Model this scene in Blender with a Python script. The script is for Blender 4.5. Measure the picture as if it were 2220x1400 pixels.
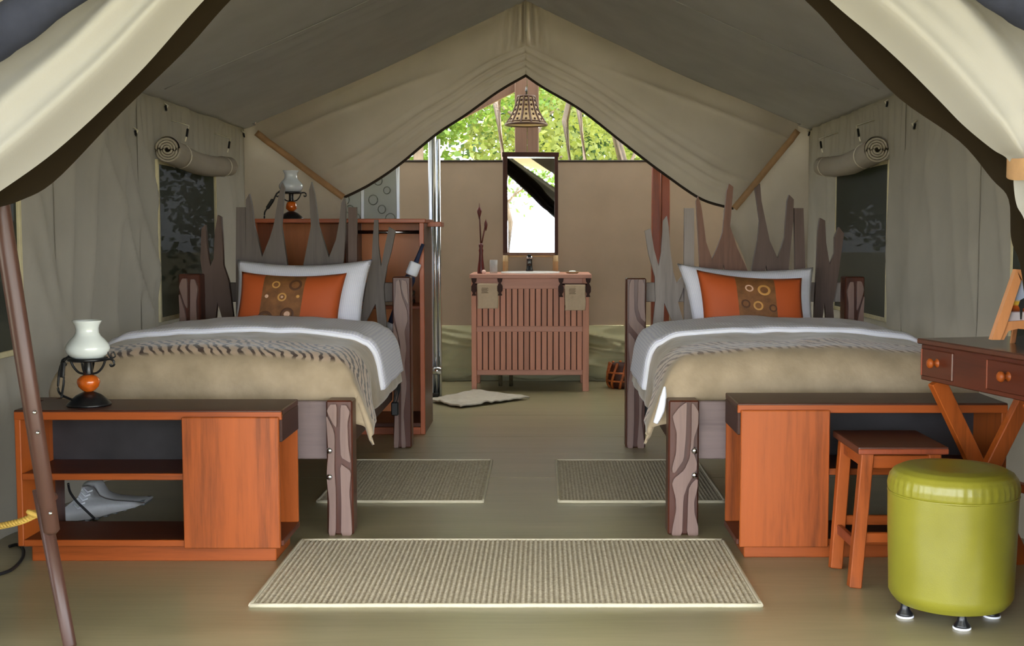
import bpy, bmesh, math, random
from mathutils import Vector, Matrix, noise
random.seed(7)
for _o in list(bpy.data.objects): bpy.data.objects.remove(_o)
SC = bpy.context.scene
COL = SC.collection
PI = math.pi

# ------------------------------------------------------------------ camera
F, HY, VX, CH = 2620.0, 510.0, 1175.0, 1.2        # focal length in px of a 2220x1400 frame, horizon row, vanishing column, eye height
TP = (700.0 - HY) / F
PITCH = math.atan(TP)
cam_d = bpy.data.cameras.new('camera'); cam = bpy.data.objects.new('camera', cam_d); COL.objects.link(cam)
cam_d.sensor_width = 36; cam_d.lens = 36 * F / 2220; cam_d.shift_x = (1110 - VX) / 2220
cam_d.clip_start = .05; cam_d.clip_end = 400
cam.location = (0, 0, CH); cam.rotation_euler = (PI / 2 - PITCH, 0, 0)
SC.camera = cam

# ------------------------------------------------------------------ light
wd = bpy.data.worlds.new('overcast_sky'); SC.world = wd; wd.use_nodes = True
bg = wd.node_tree.nodes['Background']; bg.inputs[0].default_value = (.90, .96, 1.03, 1); bg.inputs[1].default_value = 3.6
sun_d = bpy.data.lights.new('sun', 'SUN'); sun = bpy.data.objects.new('sun', sun_d); COL.objects.link(sun)
sun_d.energy = 3.2; sun_d.angle = .06; sun_d.color = (1, .95, .86)
sun.rotation_euler = (math.radians(-14), math.radians(34), 0)
SC.view_settings.view_transform = 'Standard'; SC.view_settings.look = 'None'
SC.view_settings.gamma = 1; SC.view_settings.use_curve_mapping = False
SC.view_settings.exposure = 1.62

# ------------------------------------------------------------------ pixel helpers (direction only; depth always comes from a known plane)
def _ray(px, py):
    dv = (700 - py) / F
    cp, sp = math.cos(PITCH), math.sin(PITCH)
    return Vector(((px - VX) / F, cp + dv * sp, -sp + dv * cp))
def W(px, py, Y):
    d = _ray(px, py); s = Y / d.y
    return Vector((s * d.x, Y, CH + s * d.z))
def G(px, py, Z=0.0):
    d = _ray(px, py); s = (Z - CH) / d.z
    return Vector((s * d.x, s * d.y, Z))
def XZ(px, py, Y):
    p = W(px, py, Y); return (p.x, p.z)

# ------------------------------------------------------------------ materials
def lin(c):
    f = lambda v: v / 12.92 if v <= .04045 else ((v + .055) / 1.055) ** 2.4
    return tuple(f(v / 255.0) for v in c) + (1,)
class N:
    def __init__(s, name):
        s.m = bpy.data.materials.new(name); s.m.use_nodes = True
        s.t = s.m.node_tree; s.p = s.t.nodes['Principled BSDF']; s.out = s.t.nodes['Material Output']
    def n(s, kind, **kw):
        x = s.t.nodes.new(kind)
        for k, v in kw.items(): setattr(x, k, v)
        return x
    def l(s, a, b): s.t.links.new(a, b)
def coords(k, scale=(1, 1, 1), which='Object', rand=False):
    tc = k.n('ShaderNodeTexCoord'); mp = k.n('ShaderNodeMapping')
    mp.inputs['Scale'].default_value = scale
    k.l(tc.outputs[which], mp.inputs['Vector'])
    if rand:
        oi = k.n('ShaderNodeObjectInfo'); ml = k.n('ShaderNodeMath', operation='MULTIPLY'); ml.inputs[1].default_value = 37.0
        k.l(oi.outputs['Random'], ml.inputs[0]); k.l(ml.outputs[0], mp.inputs['Location'])
    return mp.outputs['Vector']
def ramp(k, fac, stops):
    r = k.n('ShaderNodeValToRGB'); e = r.color_ramp.elements
    while len(e) < len(stops): e.new(.5)
    for i, (p, c) in enumerate(stops): e[i].position = p; e[i].color = c
    k.l(fac, r.inputs[0]); return r
def noise_n(k, vec, scale, detail=4, rough=.55):
    x = k.n('ShaderNodeTexNoise'); x.inputs['Scale'].default_value = scale; x.inputs['Detail'].default_value = detail
    x.inputs['Roughness'].default_value = rough; k.l(vec, x.inputs['Vector']); return x.outputs['Fac']
def bump(k, fac, strength, dist=.01):
    b = k.n('ShaderNodeBump'); b.inputs['Strength'].default_value = strength; b.inputs['Distance'].default_value = dist
    k.l(fac, b.inputs['Height']); k.l(b.outputs[0], k.p.inputs['Normal']); return b
def plain(name, c, rough=.5, metal=0, var=.12, scale=14, bmp=.15, spec=.5, coat=0):
    k = N(name); v = coords(k); f = noise_n(k, v, scale)
    a = lin(c); d = tuple(x * (1 - var) for x in a[:3]) + (1,); u = tuple(min(1, x * (1 + var)) for x in a[:3]) + (1,)
    r = ramp(k, f, [(.3, d), (.7, u)]); k.l(r.outputs[0], k.p.inputs['Base Color'])
    k.p.inputs['Roughness'].default_value = rough; k.p.inputs['Metallic'].default_value = metal
    k.p.inputs['Specular IOR Level'].default_value = spec; k.p.inputs['Coat Weight'].default_value = coat
    if bmp: bump(k, noise_n(k, v, scale * 6), bmp, .003)
    return k.m
def wood(name, c, axis='z', rough=.42, dark=.55, coat=.15, fine=60, spec=.4):
    k = N(name); s = {'x': (.06, 1, 1), 'y': (1, .06, 1), 'z': (1, 1, .06)}[axis]
    v = coords(k, s, rand=True)
    f1 = noise_n(k, v, fine, 5, .65); f2 = noise_n(k, v, fine * .14, 3, .5)
    a = lin(c); d = tuple(x * dark for x in a[:3]) + (1,); u = tuple(min(1, x * 1.18) for x in a[:3]) + (1,)
    mx = k.n('ShaderNodeMath', operation='MULTIPLY_ADD'); mx.inputs[1].default_value = .45
    k.l(f1, mx.inputs[0]); ml = k.n('ShaderNodeMath', operation='MULTIPLY'); ml.inputs[1].default_value = .55
    k.l(f2, ml.inputs[0]); k.l(ml.outputs[0], mx.inputs[2])
    r = ramp(k, mx.outputs[0], [(.30, d), (.5, a), (.72, u)]); k.l(r.outputs[0], k.p.inputs['Base Color'])
    k.p.inputs['Roughness'].default_value = rough; k.p.inputs['Coat Weight'].default_value = coat
    k.p.inputs['Coat Roughness'].default_value = .25; k.p.inputs['Specular IOR Level'].default_value = spec
    bump(k, f1, .12, .002); return k.m
def canvas(name, c, trans=.12, var=.07, scale=3.0, weave=True, rough=.85):
    k = N(name); v = coords(k); f = noise_n(k, v, scale, 5)
    a = lin(c); d = tuple(x * (1 - var) for x in a[:3]) + (1,); u = tuple(min(1, x * (1 + var)) for x in a[:3]) + (1,)
    r = ramp(k, f, [(.3, d), (.7, u)]); k.l(r.outputs[0], k.p.inputs['Base Color'])
    k.p.inputs['Roughness'].default_value = rough; k.p.inputs['Specular IOR Level'].default_value = .12
    bump(k, noise_n(k, v, 260 if weave else 60, 2), .12, .002)
    if trans > 0:
        tr = k.n('ShaderNodeBsdfTranslucent'); k.l(r.outputs[0], tr.inputs['Color'])
        mx = k.n('ShaderNodeMixShader'); mx.inputs[0].default_value = trans
        k.l(k.p.outputs[0], mx.inputs[1]); k.l(tr.outputs[0], mx.inputs[2]); k.l(mx.outputs[0], k.out.inputs['Surface'])
    return k.m

M = {}
M['canvas'] = canvas('canvas_grey_beige', (127, 122, 113), .10)
M['canvas_roof'] = canvas('canvas_roof_lining', (186, 185, 184), .31)
M['fly'] = canvas('fly_sheet', (205, 202, 192), .25)
M['awning'] = canvas('shade_awning_canvas', (170, 166, 154), .03)  # near opaque, for the added awning that shades the flaps
M['bath_diffuser'] = canvas('thin_white_sheet', (225, 226, 222), .32)
M['canvas_flap'] = canvas('canvas_rear_flap', (180, 170, 154), .10)
M['canvas_cream'] = canvas('canvas_cream_door', (150, 150, 147), .06, .03)
M['blind'] = canvas('canvas_blind', (168, 160, 146), .05)
M['canvas_tan'] = canvas('canvas_tan_bathroom', (136, 119, 102), .05)
M['canvas_skirt'] = canvas('canvas_green_skirt', (150, 146, 116), .03, rough=.32)
M['canvas_dark'] = canvas('netting_dark_olive', (30, 23, 11), 0)
M['navy'] = canvas('netting_navy', (44, 48, 62), 0, .3, 8)
M['strap'] = plain('webbing_tan', (170, 134, 96), .8, bmp=.3)
M['cord_white'] = plain('cord_white', (225, 220, 200), .7)
M['binding'] = plain('binding_cream', (205, 196, 160), .8)
M['binding_dark'] = plain('binding_dark', (44, 32, 22), .8)
M['floor'] = None
M['wood_z'] = wood('stained_wood_upright', (158, 78, 28), 'z', dark=.40, coat=.04, spec=.3)
M['wood_x'] = wood('stained_wood_length', (152, 74, 28), 'x', dark=.42, coat=.04, spec=.3)
M['wood_y'] = wood('stained_wood_depth', (148, 72, 30), 'y', coat=.04, spec=.3)
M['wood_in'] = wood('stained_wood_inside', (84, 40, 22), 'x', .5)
M['dark_x'] = wood('dark_wood_length', (70, 37, 25), 'x', .42, coat=.1)
M['dark_y'] = wood('dark_wood_depth', (60, 33, 24), 'y', .5, coat=0)
M['red_z'] = wood('red_wood_upright', (134, 62, 34), 'z')
M['ward_x'] = wood('wardrobe_wood_length', (176, 92, 56), 'x')
M['ward_z'] = wood('wardrobe_wood_upright', (170, 88, 50), 'z')
M['ward_back'] = wood('wardrobe_back_wood', (206, 126, 72), 'z', fine=14)
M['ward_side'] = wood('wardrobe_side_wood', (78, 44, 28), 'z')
M['driftwood'] = wood('weathered_plank', (104, 95, 90), 'z', .6, .6, 0)
M['driftwood2'] = wood('weathered_brown_plank', (96, 78, 70), 'z', .6, .6, 0)
M['driftwood3'] = wood('weathered_pale_plank', (146, 136, 130), 'z', .6, .7, 0)
M['driftwood4'] = wood('weathered_reddish_plank', (120, 84, 66), 'z', .55, .55, 0)
M['post_core'] = wood('post_core_dark_red', (78, 38, 23), 'z', .4, .45)
M['post_strip'] = wood('post_strip_mauve', (130, 105, 96), 'z', .5, .7, .1)
M['rail'] = wood('bed_rail_grey', (124, 108, 106), 'x', .6, .65, 0)
M['vanity'] = wood('vanity_slat_wood', (208, 146, 120), 'z', .55, .72, .05, fine=40)
M['vanity_x'] = wood('vanity_rail_wood', (198, 144, 124), 'x', .55, .72, .05)
M['vanity_dark'] = wood('vanity_bracket_wood', (58, 30, 24), 'z', .6, coat=0, spec=.25)
M['mast'] = wood('mast_wood', (116, 88, 74), 'z', .6, .6, 0)
M['pole'] = wood('pole_wood', (72, 47, 38), 'z', .42, .6, .12, fine=30)
M['frame_wood'] = wood('frame_pale_wood', (204, 140, 92), 'z', .4, .75)
M['bamboo'] = plain('bamboo', (176, 146, 104), .45)
M['black'] = plain('black_metal', (20, 21, 24), .3, var=.2, spec=.5)
M['black_rubber'] = plain('black_rubber', (22, 23, 26), .5)
M['chrome'] = plain('chrome', (215, 220, 228), .18, 1, .03, bmp=0)
M['alu'] = plain('aluminium', (190, 197, 208), .28, .9, .05, bmp=.02)
M['opal'] = plain('opal_glass', (226, 234, 232), .12, var=.02, bmp=0, coat=.4)
M['opal2'] = plain('opal_glass_grey', (206, 212, 218), .15, var=.02, bmp=0, coat=.4)
M['amber'] = plain('amber_glass_ball', (196, 92, 24), .15, var=.3, scale=40, bmp=0, coat=.5)
M['ceramic'] = plain('white_ceramic', (232, 232, 230), .15, var=.02, bmp=0)
M['white'] = plain('white_cotton', (240, 242, 252), .85, var=.02, scale=5)
M['soap'] = plain('soap', (235, 200, 190), .5)
M['orange'] = plain('orange_satin', (188, 86, 36), .55, var=.06, scale=5)
M['brown_panel'] = plain('brown_print', (128, 84, 46), .6, var=.3, scale=20)
M['gold'] = plain('gold_thread', (206, 152, 82), .5)
M['pink_thread'] = plain('pale_pink_thread', (222, 180, 152), .5)
M['ring_brown'] = plain('brown_thread', (92, 56, 32), .6)
M['towel'] = plain('towel_beige', (208, 186, 158), .95, var=.04, scale=50, bmp=.5)
M['thread'] = plain('towel_thread', (152, 132, 110), .9)
M['navy_cloth'] = plain('navy_fabric', (34, 44, 74), .7)
M['boot'] = plain('boot_grey', (216, 218, 222), .6, var=.06)
M['boot_dark'] = plain('boot_grey_dark', (128, 134, 138), .7)
M['rope'] = plain('yellow_rope', (214, 176, 84), .7)
M['basket'] = plain('basket_cane', (178, 96, 44), .45, var=.4, scale=30)
M['basket_dark'] = plain('basket_dark', (70, 34, 20), .6)
M['vase'] = wood('carved_red_wood', (86, 28, 26), 'z', .35)
M['mat_white'] = plain('bath_mat_cotton', (192, 184, 170), .95, var=.06, scale=30, bmp=.4)
M['shade_cream'] = plain('lamp_shade_hide', (168, 144, 108), .7, var=.1)
M['shade_dark'] = plain('lamp_shade_frame', (76, 48, 32), .6)
M['shade_dot'] = plain('lamp_shade_bead', (58, 30, 20), .5)
M['bark'] = plain('bark', (108, 92, 76), .9, var=.3, scale=6, bmp=.6)
M['grass'] = plain('dry_grass_ground', (168, 156, 112), .95, var=.2, scale=1.5, bmp=.4)
M['deck'] = plain('veranda_floor', (170, 152, 116), .7, var=.06, scale=3)
def photo_mat():
    k = N('framed_photo'); tc = k.n('ShaderNodeTexCoord'); sp = k.n('ShaderNodeSeparateXYZ'); k.l(tc.outputs['UV'], sp.inputs[0])
    r = ramp(k, sp.outputs['Y'], [(0, lin((205, 198, 205))), (.22, lin((205, 198, 205))), (.26, lin((110, 50, 25))), (.38, lin((190, 90, 30))), (.42, lin((225, 185, 70))),
                                   (.48, lin((225, 185, 70))), (.53, lin((170, 185, 215))), (1, lin((205, 220, 245)))])
    r.color_ramp.interpolation = 'LINEAR'; k.l(r.outputs[0], k.p.inputs['Base Color']); k.p.inputs['Roughness'].default_value = .25; return k.m
M['photo'] = photo_mat()
M['photo_dark'] = plain('photo_dark_shape', (40, 44, 44), .4)
def mirror_mat():
    k = N('mirror_glass'); k.p.inputs['Base Color'].default_value = (.86, .88, .88, 1); k.p.inputs['Metallic'].default_value = 1
    k.p.inputs['Roughness'].default_value = .01; return k.m
M['mirror'] = mirror_mat()
def glass_mat(name, c, rough, alpha):
    k = N(name); k.p.inputs['Base Color'].default_value = lin(c); k.p.inputs['Roughness'].default_value = rough
    tr = k.n('ShaderNodeBsdfTransparent'); mx = k.n('ShaderNodeMixShader'); mx.inputs[0].default_value = alpha
    k.l(tr.outputs[0], mx.inputs[1]); k.l(k.p.outputs[0], mx.inputs[2]); k.l(mx.outputs[0], k.out.inputs['Surface']); return k.m
M['net'] = glass_mat('window_gauze', (40, 45, 38), .8, .95)
M['shower_glass'] = glass_mat('frosted_shower_glass', (150, 158, 158), .25, .75)
M['shower_ring'] = glass_mat('shower_glass_ring', (92, 100, 98), .3, .9)
M['tumbler'] = glass_mat('tumbler_glass', (190, 190, 190), .05, .4)
def leather():
    k = N('green_leather'); v = coords(k)
    f = noise_n(k, v, 4, 3); r = ramp(k, f, [(.3, lin((122, 118, 32))), (.7, lin((138, 134, 42)))]); k.l(r.outputs[0], k.p.inputs['Base Color'])
    k.p.inputs['Roughness'].default_value = .36; k.p.inputs['Specular IOR Level'].default_value = .5; k.p.inputs['Coat Weight'].default_value = .15; k.p.inputs['Coat Roughness'].default_value = .3
    vo = k.n('ShaderNodeTexVoronoi'); vo.inputs['Scale'].default_value = 260; k.l(v, vo.inputs['Vector']); bump(k, vo.outputs['Distance'], .12, .001)
    return k.m
M['leather'] = leather()
M['charcoal'] = plain('charcoal_rail_shade', (48, 45, 48), .6, var=.3, scale=6)  # tone of the foot rail in shade, put into the colour
M['desk'] = wood('desk_dark_red_wood', (84, 40, 26), 'y', .28, .6, .4)
M['desk_top'] = wood('desk_top_wood', (86, 50, 36), 'y', .22, .7, .5)
def floor_mat():
    k = N('olive_groundsheet'); v = coords(k, (.35, 2.2, 1)); f = noise_n(k, v, 2.2, 6); v2 = coords(k, (.6, 9, 1)); f2 = noise_n(k, v2, 6, 4)
    mx = k.n('ShaderNodeMath', operation='MULTIPLY_ADD'); mx.inputs[1].default_value = .35; k.l(f2, mx.inputs[0])
    ml = k.n('ShaderNodeMath', operation='MULTIPLY'); ml.inputs[1].default_value = .65; k.l(f, ml.inputs[0]); k.l(ml.outputs[0], mx.inputs[2])
    r = ramp(k, mx.outputs[0], [(.3, lin((138, 131, 100))), (.7, lin((162, 153, 120)))]); k.l(r.outputs[0], k.p.inputs['Base Color'])
    k.p.inputs['Roughness'].default_value = .30; k.p.inputs['Specular IOR Level'].default_value = .5; bump(k, f, .25, .01); return k.m
M['floor'] = floor_mat()
def rug_mat():
    k = N('sisal_weave'); v = coords(k); f = noise_n(k, v, 90, 3); r = ramp(k, f, [(.3, lin((150, 140, 121))), (.7, lin((188, 177, 154)))])
    k.l(r.outputs[0], k.p.inputs['Base Color']); k.p.inputs['Roughness'].default_value = .95; k.p.inputs['Specular IOR Level'].default_value = .1
    bump(k, noise_n(k, v, 300, 2), .4, .002); return k.m
M['rug'] = rug_mat()
M['rug_edge'] = plain('rug_binding', (190, 181, 156), .9, var=.04)
def blanket_mat(name, t0, t1, pale):
    k = N(name); tc = k.n('ShaderNodeTexCoord'); sp = k.n('ShaderNodeSeparateXYZ'); k.l(tc.outputs['UV'], sp.inputs[0])
    v = coords(k); f = noise_n(k, v, 7, 5)
    base = ramp(k, f, [(.3, lin((148, 132, 108))), (.7, lin((176, 158, 132)))])
    mp = k.n('ShaderNodeMapping'); mp.inputs['Rotation'].default_value = (0, 0, .45); k.l(tc.outputs['UV'], mp.inputs['Vector'])
    wv = k.n('ShaderNodeTexWave'); wv.inputs['Scale'].default_value = 17; wv.inputs['Distortion'].default_value = 7; wv.inputs['Detail'].default_value = 2; wv.inputs['Detail Scale'].default_value = 1.2
    k.l(mp.outputs[0], wv.inputs['Vector'])
    st = ramp(k, wv.outputs['Fac'], [(.22, lin((70, 52, 44) if not pale else (112, 84, 66))), (.42, lin((182, 162, 142))), (1, lin((192, 166, 142)))])
    band = ramp(k, sp.outputs['Y'], [(0, (0, 0, 0, 1)), (t0, (0, 0, 0, 1)), (t0 + .012, (1, 1, 1, 1)), (t1 - .012, (1, 1, 1, 1)), (t1, (0, 0, 0, 1))])
    mx = k.n('ShaderNodeMix', data_type='RGBA'); k.l(band.outputs[0], mx.inputs[0]); k.l(base.outputs[0], mx.inputs[6]); k.l(st.outputs[0], mx.inputs[7])
    k.l(mx.outputs[2], k.p.inputs['Base Color']); k.p.inputs['Roughness'].default_value = .8; k.p.inputs['Specular IOR Level'].default_value = .15
    k.p.inputs['Sheen Weight'].default_value = .35; k.p.inputs['Sheen Roughness'].default_value = .4
    bump(k, noise_n(k, v, 24, 4), .3, .012); return k.m
M['blanket_a'] = blanket_mat('plush_blanket_bold_band', .54, .72, False)
M['blanket_b'] = blanket_mat('plush_blanket_pale_band', .54, .70, True)
def sheet_mat():
    k = N('striped_sheet'); tc = k.n('ShaderNodeTexCoord'); w = k.n('ShaderNodeTexWave'); w.bands_direction = 'X'; w.inputs['Scale'].default_value = 22
    mp = k.n('ShaderNodeMapping'); k.l(tc.outputs['UV'], mp.inputs['Vector']); k.l(mp.outputs[0], w.inputs['Vector'])
    w2 = k.n('ShaderNodeTexWave'); w2.bands_direction = 'Y'; w2.inputs['Scale'].default_value = 18; k.l(mp.outputs[0], w2.inputs['Vector'])
    ml = k.n('ShaderNodeMath', operation='MULTIPLY'); k.l(w.outputs['Fac'], ml.inputs[0]); k.l(w2.outputs['Fac'], ml.inputs[1])
    r = ramp(k, ml.outputs[0], [(.1, lin((226, 227, 243))), (.6, lin((247, 248, 255)))]); k.l(r.outputs[0], k.p.inputs['Base Color'])
    k.p.inputs['Roughness'].default_value = .85; bump(k, ml.outputs[0], .3, .003); return k.m
M['sheet'] = sheet_mat()
def leaf_mat(name, c1, c2):
    k = N(name); v = coords(k); f = noise_n(k, v, 1.3, 4); r = ramp(k, f, [(.3, lin(c1)), (.7, lin(c2))])
    k.l(r.outputs[0], k.p.inputs['Base Color']); k.p.inputs['Roughness'].default_value = .55
    tr = k.n('ShaderNodeBsdfTranslucent'); k.l(r.outputs[0], tr.inputs['Color']); mx = k.n('ShaderNodeMixShader'); mx.inputs[0].default_value = .45
    k.l(k.p.outputs[0], mx.inputs[1]); k.l(tr.outputs[0], mx.inputs[2]); k.l(mx.outputs[0], k.out.inputs['Surface']); return k.m
M['leaf_a'] = leaf_mat('leaf_fresh_green', (56, 86, 22), (116, 144, 46))
M['leaf_b'] = leaf_mat('leaf_yellow_green', (90, 106, 36), (150, 156, 72))
M['leaf_c'] = leaf_mat('leaf_dark_green', (34, 58, 20), (70, 100, 40))

# ------------------------------------------------------------------ object helpers
ORG = {}
def org(p):
    while p is not None and p.parent is not None: p = p.parent
    return ORG.get(p.name, (Vector((0, 0, 0)))) if p is not None else Vector((0, 0, 0))
def tag(o, label, cat, group=None):
    o['label'] = label; o['category'] = cat
    if group: o['group'] = group
    return o
def thing(name, label, cat, loc=(0, 0, 0), rz=0, group=None, local=False):
    o = bpy.data.objects.new(name, None); COL.objects.link(o); o.empty_display_size = .1
    o.location = loc; o.rotation_euler = (0, 0, rz)
    ORG[o.name] = Vector((0, 0, 0)) if local else Vector(loc)
    return tag(o, label, cat, group)
def finish(o, kind=None, label=None):
    if kind: o['kind'] = kind
    if label: o['label'] = label
    return o
def mesh(name, verts, faces, mat, parent=None, smooth=False, uv=None, kind=None, label=None):
    verts = [Vector(v) for v in verts]
    if parent is not None:
        off = org(parent); loc = Vector((0, 0, 0))
    else:
        xs = [v.x for v in verts]; ys = [v.y for v in verts]; zs = [v.z for v in verts]
        off = Vector(((min(xs) + max(xs)) / 2, (min(ys) + max(ys)) / 2, min(zs))); loc = off.copy()
    me = bpy.data.meshes.new(name)
    me.from_pydata([v - off for v in verts], [], faces)
    me.validate(); 
    if uv is not None:
        L = me.uv_layers.new(name='UVMap')
        for lp in me.loops: L.data[lp.index].uv = uv[lp.vertex_index]
    if smooth: me.polygons.foreach_set('use_smooth', [True] * len(me.polygons))
    me.materials.append(M[mat] if isinstance(mat, str) else mat)
    o = bpy.data.objects.new(name, me); COL.objects.link(o); o.location = loc
    if parent is not None: o.parent = parent
    else: ORG[o.name] = off
    return finish(o, kind, label)
def from_bm(name, bm, mat, parent=None, smooth=False, kind=None, label=None):
    bmesh.ops.recalc_face_normals(bm, faces=bm.faces)
    bm.verts.index_update(); vs = [v.co.copy() for v in bm.verts]; fs = [[v.index for v in f.verts] for f in bm.faces]
    sm = [f.smooth for f in bm.faces]
    bm.free()
    o = mesh(name, vs, fs, mat, parent, smooth, None, kind, label)
    return o
def bevel(bm, w, seg=1):
    bmesh.ops.bevel(bm, geom=list(bm.edges), offset=w, segments=seg, affect='EDGES', profile=.6, clamp_overlap=True)
def bx_bm(x0, x1, y0, y1, z0, z1, bm=None):
    bm = bm or bmesh.new()
    c = [bm.verts.new(p) for p in ((x0, y0, z0), (x1, y0, z0), (x1, y1, z0), (x0, y1, z0), (x0, y0, z1), (x1, y0, z1), (x1, y1, z1), (x0, y1, z1))]
    for f in ((0, 3, 2, 1), (4, 5, 6, 7), (0, 1, 5, 4), (1, 2, 6, 5), (2, 3, 7, 6), (3, 0, 4, 7)): bm.faces.new([c[i] for i in f])
    return bm
def box(name, x0, x1, y0, y1, z0, z1, mat, parent=None, bv=.003, **kw):
    x0, x1 = min(x0, x1), max(x0, x1); y0, y1 = min(y0, y1), max(y0, y1); z0, z1 = min(z0, z1), max(z0, z1)
    bm = bx_bm(x0, x1, y0, y1, z0, z1)
    if bv: bevel(bm, min(bv, (x1 - x0) * .3, (y1 - y0) * .3, (z1 - z0) * .3))
    return from_bm(name, bm, mat, parent, **kw)
def poly_area(p): return sum(p[i][0] * p[(i + 1) % len(p)][1] - p[(i + 1) % len(p)][0] * p[i][1] for i in range(len(p)))
def prism(name, poly, y0, y1, mat, parent=None, bv=.004, smooth_poly=0, **kw):
    """poly in (x, z), extruded from y0 to y1"""
    for _ in range(smooth_poly):                         # corner cutting: keeps outline, rounds corners
        q = []
        for i in range(len(poly)):
            a, b = poly[i], poly[(i + 1) % len(poly)]
            q += [(a[0] * .88 + b[0] * .12, a[1] * .88 + b[1] * .12), (a[0] * .12 + b[0] * .88, a[1] * .12 + b[1] * .88)]
        poly = q
    if poly_area(poly) < 0: poly = poly[::-1]
    bm = bmesh.new(); n = len(poly)
    a = [bm.verts.new((p[0], y0, p[1])) for p in poly]; b = [bm.verts.new((p[0], y1, p[1])) for p in poly]
    bm.faces.new(a); bm.faces.new(b[::-1])
    for i in range(n): j = (i + 1) % n; bm.faces.new((a[j], a[i], b[i], b[j]))
    if bv:
        front = [e for e in bm.edges if e.verts[0].co.y == y0 and e.verts[1].co.y == y0]
        bmesh.ops.bevel(bm, geom=front, offset=bv, segments=1, affect='EDGES', clamp_overlap=True)
    bmesh.ops.triangulate(bm, faces=[f for f in bm.faces if len(f.verts) > 4])
    return from_bm(name, bm, mat, parent, **kw)
def lathe(name, prof, c, mat, parent=None, seg=28, smooth=True, squash=(1, 1), **kw):
    vs, fs = [], []; n = len(prof)
    for r, z in prof:
        for i in range(seg):
            a = 2 * PI * i / seg; vs.append((c[0] + r * squash[0] * math.cos(a), c[1] + r * squash[1] * math.sin(a), c[2] + z))
    for k in range(n - 1):
        for i in range(seg):
            j = (i + 1) % seg; fs.append((k * seg + i, k * seg + j, (k + 1) * seg + j, (k + 1) * seg + i))
    if prof[0][0] > 1e-4: fs.append(tuple(range(seg))[::-1])
    if prof[-1][0] > 1e-4: fs.append(tuple(range((n - 1) * seg, n * seg)))
    return mesh(name, vs, fs, mat, parent, smooth, **kw)
def smooth_path(pts, sub=6):
    pts = [Vector(p) for p in pts]; out = []
    for i in range(len(pts) - 1):
        p0 = pts[max(i - 1, 0)]; p1 = pts[i]; p2 = pts[i + 1]; p3 = pts[min(i + 2, len(pts) - 1)]
        for k in range(sub):
            t = k / sub
            out.append(.5 * ((2 * p1) + (p2 - p0) * t + (2 * p0 - 5 * p1 + 4 * p2 - p3) * t * t + (3 * p1 - p0 - 3 * p2 + p3) * t ** 3))
    out.append(pts[-1]); return out
def tube_geo(pts, r, seg=8, flat=1.0):
    vs, fs = [], []; n = len(pts); pts = [Vector(p) for p in pts]
    up = Vector((0, 0, 1))
    for i, p in enumerate(pts):
        t = (pts[min(i + 1, n - 1)] - pts[max(i - 1, 0)])
        t = t.normalized() if t.length > 1e-7 else Vector((0, 0, 1))
        a = t.cross(up)
        if a.length < .05: a = t.cross(Vector((1, 0, 0)))
        a.normalize(); b = a.cross(t)
        rr = r[i] if isinstance(r, (list, tuple)) else r
        for k in range(seg):
            an = 2 * PI * k / seg; vs.append(p + a * (rr * math.cos(an)) + b * (rr * flat * math.sin(an)))
    for i in range(n - 1):
        for k in range(seg):
            j = (k + 1) % seg; fs.append((i * seg + k, i * seg + j, (i + 1) * seg + j, (i + 1) * seg + k))
    fs.append(tuple(range(seg))[::-1]); fs.append(tuple(range((n - 1) * seg, n * seg)))
    return vs, fs
def tube(name, pts, r, mat, parent=None, seg=8, sub=0, flat=1.0, **kw):
    if sub:
        n0 = len(pts) - 1; pts = smooth_path(pts, sub)
        if isinstance(r, (list, tuple)): r = [r[min(i // sub, n0)] + (r[min(i // sub + 1, n0)] - r[min(i // sub, n0)]) * ((i % sub) / sub) for i in range(len(pts))]
    vs, fs = tube_geo(pts, r, seg, flat)
    return mesh(name, vs, fs, mat, parent, True, **kw)
def grid(name, fn, nu, nv, mat, parent=None, thick=0, hole=None, uvf=None, smooth=True, **kw):
    vs, uv, fs = [], [], []
    for j in range(nv + 1):
        for i in range(nu + 1):
            u, v = i / nu, j / nv; vs.append(Vector(fn(u, v))); uv.append(uvf(u, v) if uvf else (u, v))
    for j in range(nv):
        for i in range(nu):
            if hole and hole((i + .5) / nu, (j + .5) / nv): continue
            a = j * (nu + 1) + i; fs.append((a, a + 1, a + nu + 2, a + nu + 1))
    o = mesh(name, vs, fs, mat, parent, smooth, uv, **kw)
    if thick:
        md = o.modifiers.new('thickness', 'SOLIDIFY'); md.thickness = abs(thick); md.offset = -1 if thick > 0 else 1
    return o
def beam(name, p, q, w, d, mat, parent=None, bv=.003, up=(0, 1, 0), **kw):
    """square bar from p to q, w across, d along up"""
    p, q = Vector(p), Vector(q); t = (q - p).normalized(); u = Vector(up); u = (u - t * u.dot(t)).normalized(); s = t.cross(u)
    bm = bmesh.new(); c = []
    for e in (p, q):
        for a, b in ((-1, -1), (1, -1), (1, 1), (-1, 1)): c.append(bm.verts.new(e + s * (a * w / 2) + u * (b * d / 2)))
    for f in ((0, 1, 2, 3), (7, 6, 5, 4), (0, 4, 5, 1), (1, 5, 6, 2), (2, 6, 7, 3), (3, 7, 4, 0)): bm.faces.new([c[i] for i in f])
    if bv: bmesh.ops.recalc_face_normals(bm, faces=bm.faces); bevel(bm, bv)
    return from_bm(name, bm, mat, parent, **kw)
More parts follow.
